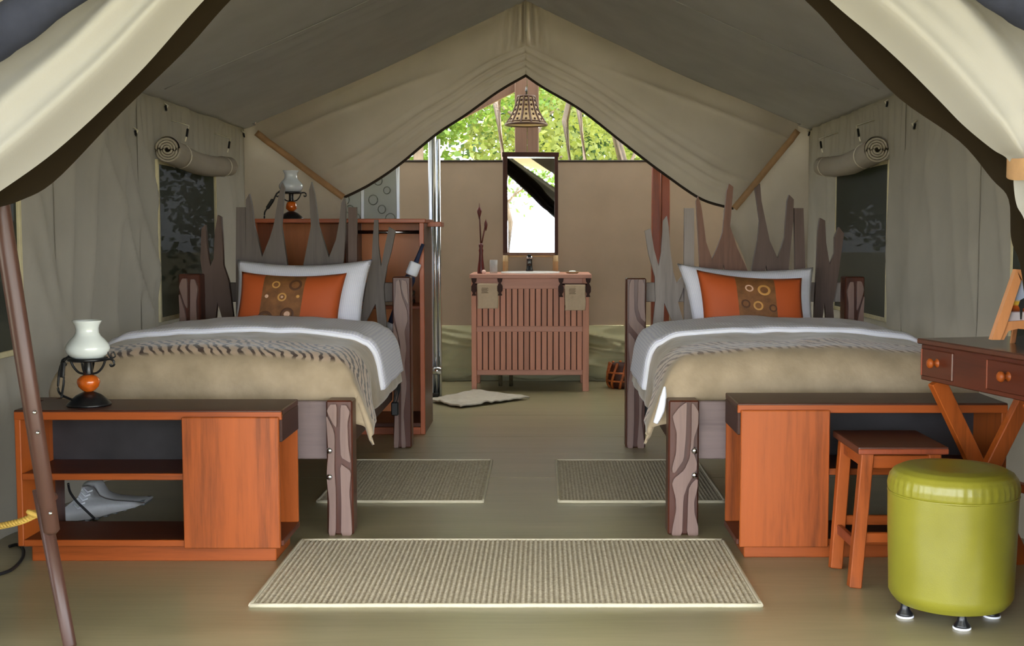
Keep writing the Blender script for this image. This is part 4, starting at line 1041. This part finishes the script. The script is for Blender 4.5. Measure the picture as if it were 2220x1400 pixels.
lathe('dish', [(.03, 0), (.045, .004), (.062, .014), (.058, .014), (.03, .006), (.001, .006)], sd_, 'bamboo', sp_, seg=20, squash=(1, .7))
lathe('soap', [(.001, .006), (.028, .007), (.030, .014), (.022, .022), (.001, .024)], sd_, 'ceramic', sp_, seg=16, squash=(1, .7))
# mirror on bamboo feet, turned a little to the desk side
MY = 9.66
m0, m1 = W(1090, 330, MY), W(1210, 553, MY); mcx = (m0.x + m1.x) / 2
mi = thing('mirror', 'tall dark framed mirror standing on bamboo feet on the washstand', 'mirror', (mcx, MY, m1.z), math.radians(4.2), local=True)
hw, hh = (m1.x - m0.x) / 2, m0.z - m1.z; fw = .036
box('frame_side', -hw, -hw + fw, -.012, .016, 0, hh, 'vanity_dark', mi); box('frame_side', hw - fw * .8, hw, -.012, .016, 0, hh, 'vanity_dark', mi)
box('frame_top', -hw - .006, hw + .006, -.014, .016, hh - fw, hh, 'vanity_dark', mi); box('frame_bottom', -hw, hw, -.012, .016, 0, .022, 'mast', mi)
gl = box('glass', -hw + fw, hw - fw * .8, -.002, .006, .022, hh - fw, 'mirror', mi, bv=0)
box('bevel', -hw + fw, hw - fw * .8, -.005, -.001, hh - fw - .012, hh - fw, 'chrome', gl, bv=0)
for x in (-hw + .02, hw - .02):
    tube('bamboo_foot', [(x, 0, -m1.z + zt), (x, 0, -.055), (x, 0, -.05), (x, 0, -.045), (x, 0, 0)], [.022, .022, .025, .022, .022], 'bamboo', mi, seg=14)
tube('bamboo_bar', [(-hw, -.0, -.006), (hw, 0, -.006)], .009, 'bamboo', mi, seg=10)
# basket
kc = G(1346, 842); kc = Vector((kc.x + .02, 9.5, 0))
kb = thing('cane_basket', 'small orange-brown cane basket on the floor behind the bed post', 'basket', kc)
lathe('body', [(.09, .0), (.115, .03), (.12, .10), (.105, .17), (.10, .19), (.09, .19), (.09, .02), (.001, .02)], kc, 'basket_dark', kb, seg=20)
for i in range(10):
    a = 2 * PI * i / 10
    tube('cane', [kc + Vector((r * math.cos(a + t), r * math.sin(a + t), z)) for r, z, t in ((.10, 0, 0), (.123, .04, .1), (.128, .10, .25), (.112, .17, .4), (.104, .20, .45))], .011, 'basket', kb, seg=6, sub=3)
for z, r in ((.06, .128), (.125, .126)):
    tube('cane_hoop', [kc + Vector((r * math.cos(a), r * math.sin(a), z)) for a in [2 * PI * i / 24 for i in range(25)]], .008, 'basket', kb, seg=6)
# shower screen of frosted glass in aluminium, behind the wardrobe
YS = 9.25
ss = thing('shower_screen', 'frosted shower screen with ring pattern and aluminium uprights behind the wardrobe', 'shower screen', (W(820, 500, YS).x, YS, 0))
sx = [W(p, 420, YS).x for p in (728, 786, 863)]; szt = 2.0
for x in sx: box('upright', x - .012, x + .012, YS - .015, YS + .015, 0, szt, 'alu', ss, bv=.003)
box('top_rail', sx[0], sx[2], YS - .014, YS + .014, szt - .03, szt, 'alu', ss); box('bottom_rail', sx[0], sx[2], YS - .014, YS + .014, 0, .05, 'alu', ss)
for k in (0, 1):
    gpan = box('glass_pane', sx[k] + .012, sx[k + 1] - .012, YS - .003, YS + .003, .05, szt - .03, 'shower_glass', ss, bv=0)
    w_ = sx[k + 1] - sx[k] - .06
    for i in range(15):
        cx_, cz_ = sx[k] + .05 + (w_ - .04) * ((i * .618) % 1), .75 + i * .072; r_ = .024 + .014 * ((i * .37) % 1)
        tube('printed_ring', [(cx_ + r_ * math.cos(a), YS - .004, cz_ + r_ * 1.1 * math.sin(a)) for a in [2 * PI * j / 14 for j in range(15)]], .012, 'shower_ring', gpan, seg=5, flat=.3)
sj = G(946, 858); sjx0, sjx1 = W(930, 600, 8.95).x, W(956, 600, 8.95).x
sp2 = thing('shower_jamb', 'shiny tall aluminium shower door jamb beside the wardrobe', 'shower frame', ((sjx0 + sjx1) / 2, 8.95, 0))
jt = W(940, 292, 8.95).z; w3 = (sjx1 - sjx0) / 4
box('profile', sjx0, sjx0 + w3 * 1.4, 8.95, 9.03, .0, jt, 'alu', sp2, bv=.006)
tube('profile', [(sjx0 + w3 * 2.0, 8.96, .0), (sjx0 + w3 * 2.0, 8.96, jt)], w3 * .75, 'chrome', sp2, seg=14)
tube('profile', [(sjx0 + w3 * 3.3, 8.98, .0), (sjx0 + w3 * 3.3, 8.98, jt - .03)], w3 * .7, 'chrome', sp2, seg=14)
box('end_cap', sjx0 - .004, sjx0 + w3 * 2.4, 8.945, 9.035, jt - .005, jt + .035, 'black', sp2)
box('foot', sjx0, sjx0 + w3 * 3, 8.93, 9.03, 0, .03, 'black', sp2)
hz = W(945, 802, 8.95).z; tube('roller', [(sjx0 + w3, 8.92, hz), (sjx0 + w3 * 4, 8.92, hz)], .03, 'chrome', sp2, seg=12)
# bell-shaped pendant shade hanging on the mast
pc = W(1141, 270, 9.68); PY = 9.68
pl_ = thing('pendant_lamp', 'bell-shaped hide lampshade with beaded panels hanging before the mast', 'lamp', pc)
sc_ = (W(1185, 270, PY).x - W(1096, 270, PY).x) / 2; hh_ = W(1141, 205, PY).z - pc.z
prof = [(1.0, 0), (.93, .07), (.84, .16), (.70, .32), (.58, .50), (.50, .68), (.44, .86), (.40, .93)]
lathe('shade', [(r * sc_, z * hh_) for r, z in prof], pc, 'shade_cream', pl_, seg=24)
pr_ = lambda z: [p for p in [(prof[i][0] + (prof[i + 1][0] - prof[i][0]) * (z - prof[i][1]) / (prof[i + 1][1] - prof[i][1])) for i in range(len(prof) - 1) if prof[i][1] <= z <= prof[i + 1][1]]][0]
for i in range(12):
    a = 2 * PI * (i + .5) / 12
    tube('rib', [pc + Vector((math.cos(a) * r * sc_ * 1.01, math.sin(a) * r * sc_ * 1.01, z * hh_)) for r, z in prof], .009, 'shade_dark', pl_, seg=6)
    for z in (.16, .32, .48, .64, .80):
        a2 = 2 * PI * i / 12 - PI / 2; r = pr_(z) * sc_
        c_ = pc + Vector((math.cos(a2) * r, math.sin(a2) * r, z * hh_))
        tube('bead', [c_ - Vector((0, 0, .010)), c_, c_ + Vector((0, 0, .010))], [.006, .011, .006], 'shade_dot', pl_, seg=6)
for z, w in ((0, .010), (.09, .006), (.93, .010)):
    r = pr_(z) * sc_ * 1.01
    tube('hoop', [pc + Vector((r * math.cos(a), r * math.sin(a), z * hh_)) for a in [2 * PI * i / 32 for i in range(33)]], w, 'shade_dark', pl_, seg=6)
tube('hook', [pc + Vector((0, 0, hh_ * .9)), pc + Vector((0, 0, hh_ * 1.15)), pc + Vector((0, .10, hh_ * 1.3)), pc + Vector((0, .18, hh_ * 1.3))], .008, 'black', pl_, seg=6, sub=4)

# ================================================================== WOODEN STOOL
st = thing('wooden_stool', 'small square wooden stool with splayed legs beside the green pouf', 'stool', (1.21, 4.23, 0))
sz = W(1865, 966, 4.08).z
fxl, fxr = W(1862, 966, 4.06).x, W(2056, 966, 4.06).x; syb = 4.06 + (W(2056, 966, 4.06).x - W(1862, 966, 4.06).x) * 1.25
bm = bx_bm(fxl - .004, fxr, 4.05, 4.415, sz - .026, sz); bevel(bm, .006, 2); from_bm('seat', bm, 'dark_x', st)
box('seat_edge', fxl - .003, fxr - .001, 4.046, 4.056, sz - .025, sz - .006, 'red_z', st)
lt_ = sz - .026
tops = {(0, 0): (fxl + .035, 4.09), (1, 0): (fxr - .040, 4.09), (0, 1): (fxl + .035, 4.38), (1, 1): (fxr - .040, 4.38)}
feet = {(0, 0): tuple(G(1855, 1276))[:2], (0, 1): tuple(G(1808, 1228))[:2]}
feet[(1, 0)] = (fxr + .01, feet[(0, 0)][1]); feet[(1, 1)] = (fxr + .01, feet[(0, 1)][1])
feet = {k: (v[0], v[1] + (.02 if k[1] == 0 else -.02)) for k, v in feet.items()}
for k in tops: beam('leg', (feet[k][0], feet[k][1], 0), (tops[k][0], tops[k][1], lt_), .042, .042, 'wood_z', st, up=(0, 1, 0))
def along(k, z): f, t = Vector((*feet[k], 0)), Vector((*tops[k], lt_)); return f + (t - f) * (z / lt_)
for a, b in (((0, 0), (1, 0)), ((0, 1), (1, 1)), ((0, 0), (0, 1)), ((1, 0), (1, 1))):
    p, q = along(a, lt_ - .03), along(b, lt_ - .03); beam('apron', p, q, .045, .02, 'wood_x', st, up=Vector((0, 0, 1)).cross(q - p))
    z = .17 if a[1] == b[1] else .14
    p, q = along(a, z), along(b, z); beam('stretcher', p, q, .035, .02, 'red_z' if a[1] != b[1] else 'wood_x', st, up=Vector((0, 0, 1)).cross(q - p))

# ================================================================== GREEN POUF
pcx = Vector((W(2060, 1300, 3.765).x, 3.765, 0)); R = .1965
pf = thing('leather_pouf', 'round olive-green leather pouf on black feet', 'pouf', pcx)
zb_, zt2 = .046, W(2059, 1014, 3.765).z
def wr(u, z): return 1
def pouf(u, v):
    a = 2 * PI * u
    z = zb_ + (zt2 - .075 - zb_) * v; r = R * (1 - .10 * (1 - sstep(0, .10, v)) ** 2) * (1 + .012 * nz(math.cos(a) * 2, math.sin(a) * 2, v * 2)) * (.965 + .045 * v)
    return (pcx.x + r * math.cos(a), pcx.y + r * math.sin(a), z)
grid('body', pouf, 72, 24, 'leather', pf)
prf = [(R * .985, zt2 - .078), (R * 1.005, zt2 - .070), (R * 1.01, zt2 - .050), (R * .985, zt2 - .026), (R * .93, zt2 - .010), (R * .82, zt2 + .001), (R * .6, zt2 + .006), (R * .3, zt2 + .004), (.001, zt2 + .002)]
def cap(u, v):
    a = 2 * PI * u; x = v * (len(prf) - 1); i = min(int(x), len(prf) - 2); f = x - i
    r = prf[i][0] * (1 - f) + prf[i + 1][0] * f; z = prf[i][1] * (1 - f) + prf[i + 1][1] * f
    puck = .0022 * math.sin(a * 46 + 4 * nz(math.cos(a) * 3, math.sin(a) * 3)) * math.exp(-((v - .22) / .16) ** 2)
    return (pcx.x + (r + puck) * math.cos(a), pcx.y + (r + puck) * math.sin(a), z + puck * .5)
grid('padded_top', cap, 150, 32, 'leather', pf)
tube('piping', [(pcx.x + R * .998 * math.cos(a), pcx.y + R * .998 * math.sin(a), zt2 - .076) for a in [2 * PI * i / 60 for i in range(61)]], .004, 'leather', pf, seg=6)
for dx_, dy_ in ((-.152, -.03), (-.012, -.145), (.122, -.03), (0, .14)):
    fcx = pcx + Vector((dx_, dy_, 0))
    f_ = lathe('foot', [(.026, .006), (.024, .014), (.015, .026), (.013, .040), (.014, .060), (.001, .062)], fcx, 'black', pf, seg=18)
    lathe('felt_pad', [(.025, 0), (.0275, .002), (.027, .007), (.001, .007)], fcx, 'white', f_, seg=18)
lathe('underside', [(.001, zb_), (R * .86, zb_), (R * .87, zb_ + .004), (.001, zb_ + .005)], pcx, 'black_rubber', pf, seg=30)

# ================================================================== WRITING DESK
A = W(1998, 733, 4.32); rzd = math.atan2(.137, .57)                    # far drawer-side corner; drawers face the aisle
dk = thing('writing_desk', 'dark red-brown desk with round knobbed drawers and crossed legs', 'desk', (A.x, A.y, 0), rzd, local=True)
# local frame: -y runs along the drawer front towards the doorway, +x goes to the wall
Ld, Wd, z1 = .66, .42, A.z; z0 = W(1998, 822, 4.32).z
box('top', -.012, Wd, -Ld - .01, .012, z1 - .020, z1, 'desk_top', dk, bv=.004)
box('front_board', 0, .02, -Ld, 0, z0, z1 - .020, 'desk', dk)
box('back_board', Wd - .03, Wd - .01, -Ld, 0, z0, z1 - .020, 'desk', dk)
for y in (-.02, -Ld): box('end_board', .02, Wd - .03, y, y + .02, z0, z1 - .020, 'desk', dk)
box('bottom_board', .02, Wd - .03, -Ld + .02, -.02, z0, z0 + .012, 'desk', dk)
for i, (ya, yb) in enumerate(((-.015, -.21), (-.41, -.64))):
    dr = box('drawer', -.008, .006, yb, ya, z0 + .016, z1 - .034, 'desk', dk, bv=.003)
    box('drawer_bead', -.011, -.006, ya - .006, ya, z0 + .018, z1 - .036, 'red_z', dr, bv=.001)
    yc = (-.115, -.525)[i]; zc = (z0 + z1) / 2 - .004
    kp = [(.016, 0), (.012, .004), (.008, .010), (.010, .016), (.017, .022), (.018, .028), (.013, .034), (.001, .036)]
    vs, fs = [], []
    for r, h in kp:
        for k in range(18): a = 2 * PI * k / 18; vs.append((-.008 - h, yc + r * math.cos(a), zc + r * math.sin(a)))
    for j in range(len(kp) - 1):
        for k in range(18): fs.append((j * 18 + k, j * 18 + (k + 1) % 18, (j + 1) * 18 + (k + 1) % 18, (j + 1) * 18 + k))
    mesh('knob', vs, fs, 'wood_z', dr, True)
for y in (-.055, -Ld + .06):
    beam('crossed_leg', (.03, y, z0), (Wd - .02, y, 0), .058, .035, 'wood_z', dk); beam('crossed_leg', (Wd - .02, y - .037, z0), (.03, y - .037, 0), .058, .035, 'wood_z', dk)
beam('stretcher', (Wd / 2, -.06, z0 / 2), (Wd / 2, -Ld + .06, z0 / 2), .03, .03, 'wood_y', dk, up=(0, 0, 1))
# framed photograph standing on the desk
Yp = 4.02
fo = W(2143, 733, Yp); fo.z = z1
pfm = thing('photo_frame', 'pale wooden frame with a landscape photograph standing on the desk', 'picture frame', (fo.x, fo.y, z1), local=True)
def fr(px, py): p = W(px, py, Yp); return (p.x - fo.x, p.z - z1 if p.z > z1 else 0.0)
q = lambda pts: [fr(*p) for p in pts]
fd = .030
prism('frame_side', q([(2143, 735), (2196, 583), (2207, 604), (2178, 694), (2162, 735)]), -fd, 0, 'frame_wood', pfm, bv=.004)
prism('frame_top', q([(2196, 583), (2262, 588), (2262, 612), (2205, 606)]), -fd, 0, 'frame_wood', pfm, bv=.004)
prism('frame_bottom', q([(2152, 735), (2174, 696), (2266, 690), (2290, 735), (2268, 734), (2240, 715), (2200, 711), (2180, 716), (2170, 735)]), -fd + .004, 0, 'frame_wood', pfm, bv=.004)
prism('frame_side', q([(2262, 588), (2312, 735), (2290, 735), (2245, 606)]), -fd, 0, 'frame_wood', pfm, bv=.004)
pa = q([(2178, 698), (2258, 698), (2246, 606), (2207, 604)])
mesh('photograph', [(pa[i][0], -.010, pa[i][1]) for i in range(4)] + [(pa[i][0], -.004, pa[i][1]) for i in range(4)], [(0, 1, 2, 3), (7, 6, 5, 4), (0, 4, 5, 1), (1, 5, 6, 2), (2, 6, 7, 3), (3, 7, 4, 0)], 'photo', pfm, uv=[(0, 0), (1, 0), (1, 1), (0, 1)] * 2)
prism('photo_animal', q([(2205, 662), (2209, 650), (2218, 645), (2236, 648), (2240, 664), (2236, 690), (2233, 690), (2231, 668), (2214, 668), (2212, 692), (2209, 692), (2208, 668)]), -.012, -.009, 'photo_dark', pfm, bv=0)
beam('easel_leg', (.10, 0, .16), (.12, .10, 0), .02, .008, 'frame_wood', pfm)

# ================================================================== LEANING POLE, ROPE, CABLE, BOOT
PYb = 3.46
pA, pB, pC, pD = W(151, 1396, PYb), W(86, 1060, PYb), W(112, 1150, PYb - .045), W(-4, 420, PYb - .045)
foot = Vector((pA.x, PYb, 0)); 
dl = (pA - pB).normalized(); pfoot = pA + dl * (pA.z / -dl.z if dl.z < 0 else 0)
po = thing('wooden_pole', 'leaning dark wooden pole of two lapped lengths by the doorway', 'pole', (pfoot.x, PYb, 0))
tube('lower_length', [pfoot, pA, pB], [.019, .019, .021], 'pole', po, seg=14)
du = (pD - pC).normalized()
tube('upper_length', [pC - du * .01, pC, pC + (pD - pC) * .5, pD, pD + du * .75], [.012, .023, .026, .027, .026], 'pole', po, seg=14)
for k in (.06, .30, .36): 
    p = pB + (pA - pB) * .0 + Vector((0, 0, 0)); c_ = pC + (pD - pC) * k
    tube('bracket_rivet', [c_ + Vector((.018, -.026, 0)), c_ + Vector((.018, -.034, 0))], [.006, .004], 'chrome', po, seg=8)
c_ = (pC + (pD - pC) * .06 + pB) / 2
beam('clamp', c_ + Vector((0, .02, -.015)), c_ + Vector((0, .02, .02)), .052, .05, 'pole', po, bv=.012)
rp = [W(-160, 1150, 3.62), W(-60, 1148, 3.6), W(0, 1140, 3.58), W(50, 1128, 3.57), W(92, 1108, 3.55)]
rpp = smooth_path(rp, 30); rt = thing('yellow_rope', 'twisted yellow rope tied to the leaning pole', 'rope', rpp[0])
for ph in (0, 2 * PI / 3, 4 * PI / 3):
    tube('strand', [p + Vector((0, .0055 * math.cos(i * .55 + ph), .0055 * math.sin(i * .55 + ph))) for i, p in enumerate(rpp)], .0055, 'rope', rt, seg=6)
kn = rpp[-1]; tube('knot', [kn + Vector((.033 * math.cos(a), -.012 + .036 * math.sin(a), .006 * math.sin(a * 2))) for a in [2 * PI * i / 20 for i in range(21)]], .008, 'rope', rt, seg=6)
cb = [G(-60, 1262, .006), G(0, 1244, .006), G(28, 1232, .006), G(48, 1210, .006), G(50, 1190, .006), G(38, 1180, .006), G(20, 1184, .006)]
tag(tube('floor_cable', cb, .006, 'black_rubber', None, seg=8, sub=8), 'black cable curling on the floor beside the lamp bench', 'cable')
cb2 = [W(148, 1048, 4.80), W(152, 1066, 4.82), W(165, 1085, 4.84), W(182, 1102, 4.86), W(205, 1124, 4.88)]
tag(tube('hanging_cable', cb2, .005, 'black_rubber', None, seg=8, sub=6), 'black cable hanging in front of the grey boot', 'cable')
# boot under the bed
YBt = G(200, 1127).y
bo = thing('grey_boot', 'pale grey boot with ridged sole lying on the floor under the bed', 'boot', (W(230, 1127, YBt).x, YBt, 0))
sil = [(375, 592), (380, 568), (400, 552), (424, 545), (462, 512), (500, 480), (518, 440), (525, 408), (560, 402), (600, 405), (612, 430), (635, 470), (670, 488), (720, 500), (820, 508), (915, 510), (912, 520), (860, 545), (780, 570), (700, 592), (640, 612), (570, 630), (500, 640), (430, 640), (390, 624)]
sil = [(x / 2.8, 900 + y / 2.8) for x, y in sil]
base = [W(x, y, YBt) for x, y in sil]; zmin = min(p.z for p in base)
base = [Vector((p.x, 0, p.z - zmin + .002)) for p in base]; cen = sum(base, Vector()) / len(base)
vs, fs = [], []; lay = [(-.055, .72), (-.045, .90), (-.02, 1.0), (.02, 1.0), (.045, .90), (.055, .72)]; nb = len(base)
spine = [(Vector((p.x * .9 + cen.x * .1, 0, (p.z - .002) * .55 + .03))) for p in base]
for dy, k in lay:
    for p, c in zip(base, spine): vs.append((c.x + (p.x - c.x) * k, YBt + dy, c.z + (p.z - c.z) * k))
for j in range(len(lay) - 1):
    for i in range(nb): fs.append((j * nb + i, j * nb + (i + 1) % nb, (j + 1) * nb + (i + 1) % nb, (j + 1) * nb + i))
fs.append(tuple(range(nb))); fs.append(tuple(range((len(lay) - 1) * nb, len(lay) * nb))[::-1])
mesh('upper', vs, fs, 'boot', bo, True)
for i in range(7):
    a = base[15] + (base[22] - base[15]) * ((i + .5) / 7.5)
    box('tread', a.x - .010, a.x + .010, YBt - .052, YBt + .05, max(a.z - .014, 0), a.z + .006, 'boot_dark', bo, bv=.003)
for i in range(5):
    p = base[4] + (base[7] - base[4]) * (i / 4.2)
    tube('lace', [Vector((p.x + .012, YBt - .060, p.z - .012)), Vector((p.x + .03, YBt - .062, p.z - .03)), Vector((p.x + .05, YBt - .060, p.z - .022))], .004, 'white', bo, seg=6)

# ================================================================== TREES OUTSIDE
def leaf_mesh(n, blobs, size, seed):
    rnd = random.Random(seed); vs, fs = [], []
    tot = sum(b[6] for b in blobs)
    for (cx, cy, cz, rx, ry, rz, wgt) in blobs:
        for _ in range(int(n * wgt / tot)):
            while True:
                x, y, z = rnd.uniform(-1, 1), rnd.uniform(-1, 1), rnd.uniform(-1, 1)
                if .12 < x * x + y * y + z * z < 1: break
            p = Vector((cx + x * rx, cy + y * ry, cz + z * rz))
            d = Vector((rnd.uniform(-1, 1), rnd.uniform(-1, 1), rnd.uniform(-.9, .6))).normalized(); e = d.cross(Vector((rnd.uniform(-1, 1), rnd.uniform(-1, 1), rnd.uniform(-1, 1)))).normalized()
            l = size * rnd.uniform(.6, 1.4); w = l * .32; b = len(vs)
            vs += [p, p + d * l * .5 + e * w, p + d * l, p + d * l * .5 - e * w]; fs.append((b, b + 1, b + 2, b + 3))
    return vs, fs
def tree(label, x, y, h, spread, mat, n, size, seed, group, low=.6, trunk_r=.07):
    rnd = random.Random(seed); t_ = thing('tree', label, 'tree', (x, y, -.06), group=group)
    top = Vector((x + rnd.uniform(-.3, .3), y, h * .92))
    pts = [Vector((x, y, -.06)), Vector((x + rnd.uniform(-.15, .15), y, h * .3)), Vector((x + rnd.uniform(-.25, .25), y, h * .6)), top]
    tube('trunk', pts, [trunk_r, trunk_r * .85, trunk_r * .6, trunk_r * .2] if False else trunk_r * .8, 'bark', t_, seg=8)
    blobs = []
    for i in range(11):
        a = rnd.uniform(0, 2 * PI); r = spread * rnd.uniform(.15, .8); z = low + (h - low) * rnd.uniform(.05, 1)
        c = Vector((x + r * math.cos(a), y + r * math.sin(a), z)); s = spread * rnd.uniform(.32, .6)
        blobs.append((c.x, c.y, c.z, s, s, s * .8, 1))
        st_ = Vector((x, y, max(z - .6, .3)))
        tube('branch', [st_, (st_ + c) / 2 + Vector((0, 0, .1)), c], trunk_r * .3, 'bark', t_, seg=5, sub=3)
    vs, fs = leaf_mesh(n, blobs, size, seed)
    mesh('foliage', vs, fs, mat, t_, kind='stuff')
tg = 'trees beyond the rear gable'
tree('fresh green leafy tree beyond the shower side of the mast', -1.5, 13.6, 4.4, 1.5, 'leaf_a', 17000, .06, 1, tg, 1.0)
tree('yellow-green leafy tree beyond the mast', 1.0, 14.4, 4.6, 1.6, 'leaf_b', 17000, .06, 2, tg, 1.0)
tree('pale green tree further back beyond the mast', -.1, 17.0, 5.6, 2.2, 'leaf_b', 10000, .11, 3, tg, 1.0)
tree('tall green tree standing far back beyond the shower side', -3.2, 18.5, 6.5, 2.6, 'leaf_a', 9000, .13, 4, tg, 1.0)
tree('tall green tree standing far back beyond the tall post side', 3.4, 18.0, 6.5, 2.6, 'leaf_a', 9000, .13, 5, tg, 1.0)
tree('dark green tree at the very back behind the others', .4, 23.0, 8.0, 3.6, 'leaf_c', 9000, .18, 6, tg, 1.0)
tree('dark green tree at the very back on the shower side', -5.0, 24.0, 8.0, 3.8, 'leaf_c', 8000, .18, 7, tg, 1.0)
tree('dark green tree at the very back on the post side', 5.6, 23.5, 8.0, 3.8, 'leaf_c', 8000, .18, 8, tg, 1.0)
for px, Y_, r_, lb in ((1262, 13.2, .05, 'slim straight grey-brown trunk among the leaves beyond the post side'), (1085, 13.0, .06, 'leaning grey-brown trunk among the leaves close beside the mast'), (1232, 15.0, .06, 'thin far trunk just beyond the lampshade, post side')):
    a = W(px, 350, Y_)
    o = tube('bare_trunk', [(a.x, Y_, -.06), (a.x + .08, Y_, 1.6), (a.x - .04, Y_, 2.6), (a.x + .22, Y_, 3.8)], [r_, r_ * .9, r_ * .7, r_ * .4], 'bark', None, seg=8)
    tag(o, lb, 'tree trunk', 'bare trunks beyond the gable')
tree('pale olive thicket filling the gap behind the trees', .6, 27.0, 9.5, 5.0, 'leaf_b', 9000, .24, 9, tg, 1.0)
sg = 'shrubs outside the side windows'
for i, (x, y) in enumerate(((-3.9, 7.2), (-4.0, 4.4), (3.7, 7.2), (3.8, 4.4))):
    tree('dense dark shrub outside the %s window on the %s side' % (('rear', 'front')[i % 2], ('lamp bench', 'desk')[i // 2]), x, y, 2.3, 1.0, 'leaf_c', 3500, .10, 20 + i, sg, .3, .04)
tree('light green tree on the open ground facing the doorway', 1.9, -9.0, 5.0, 1.6, 'leaf_a', 4000, .12, 40, 'trees facing the doorway', 2.0, .08)
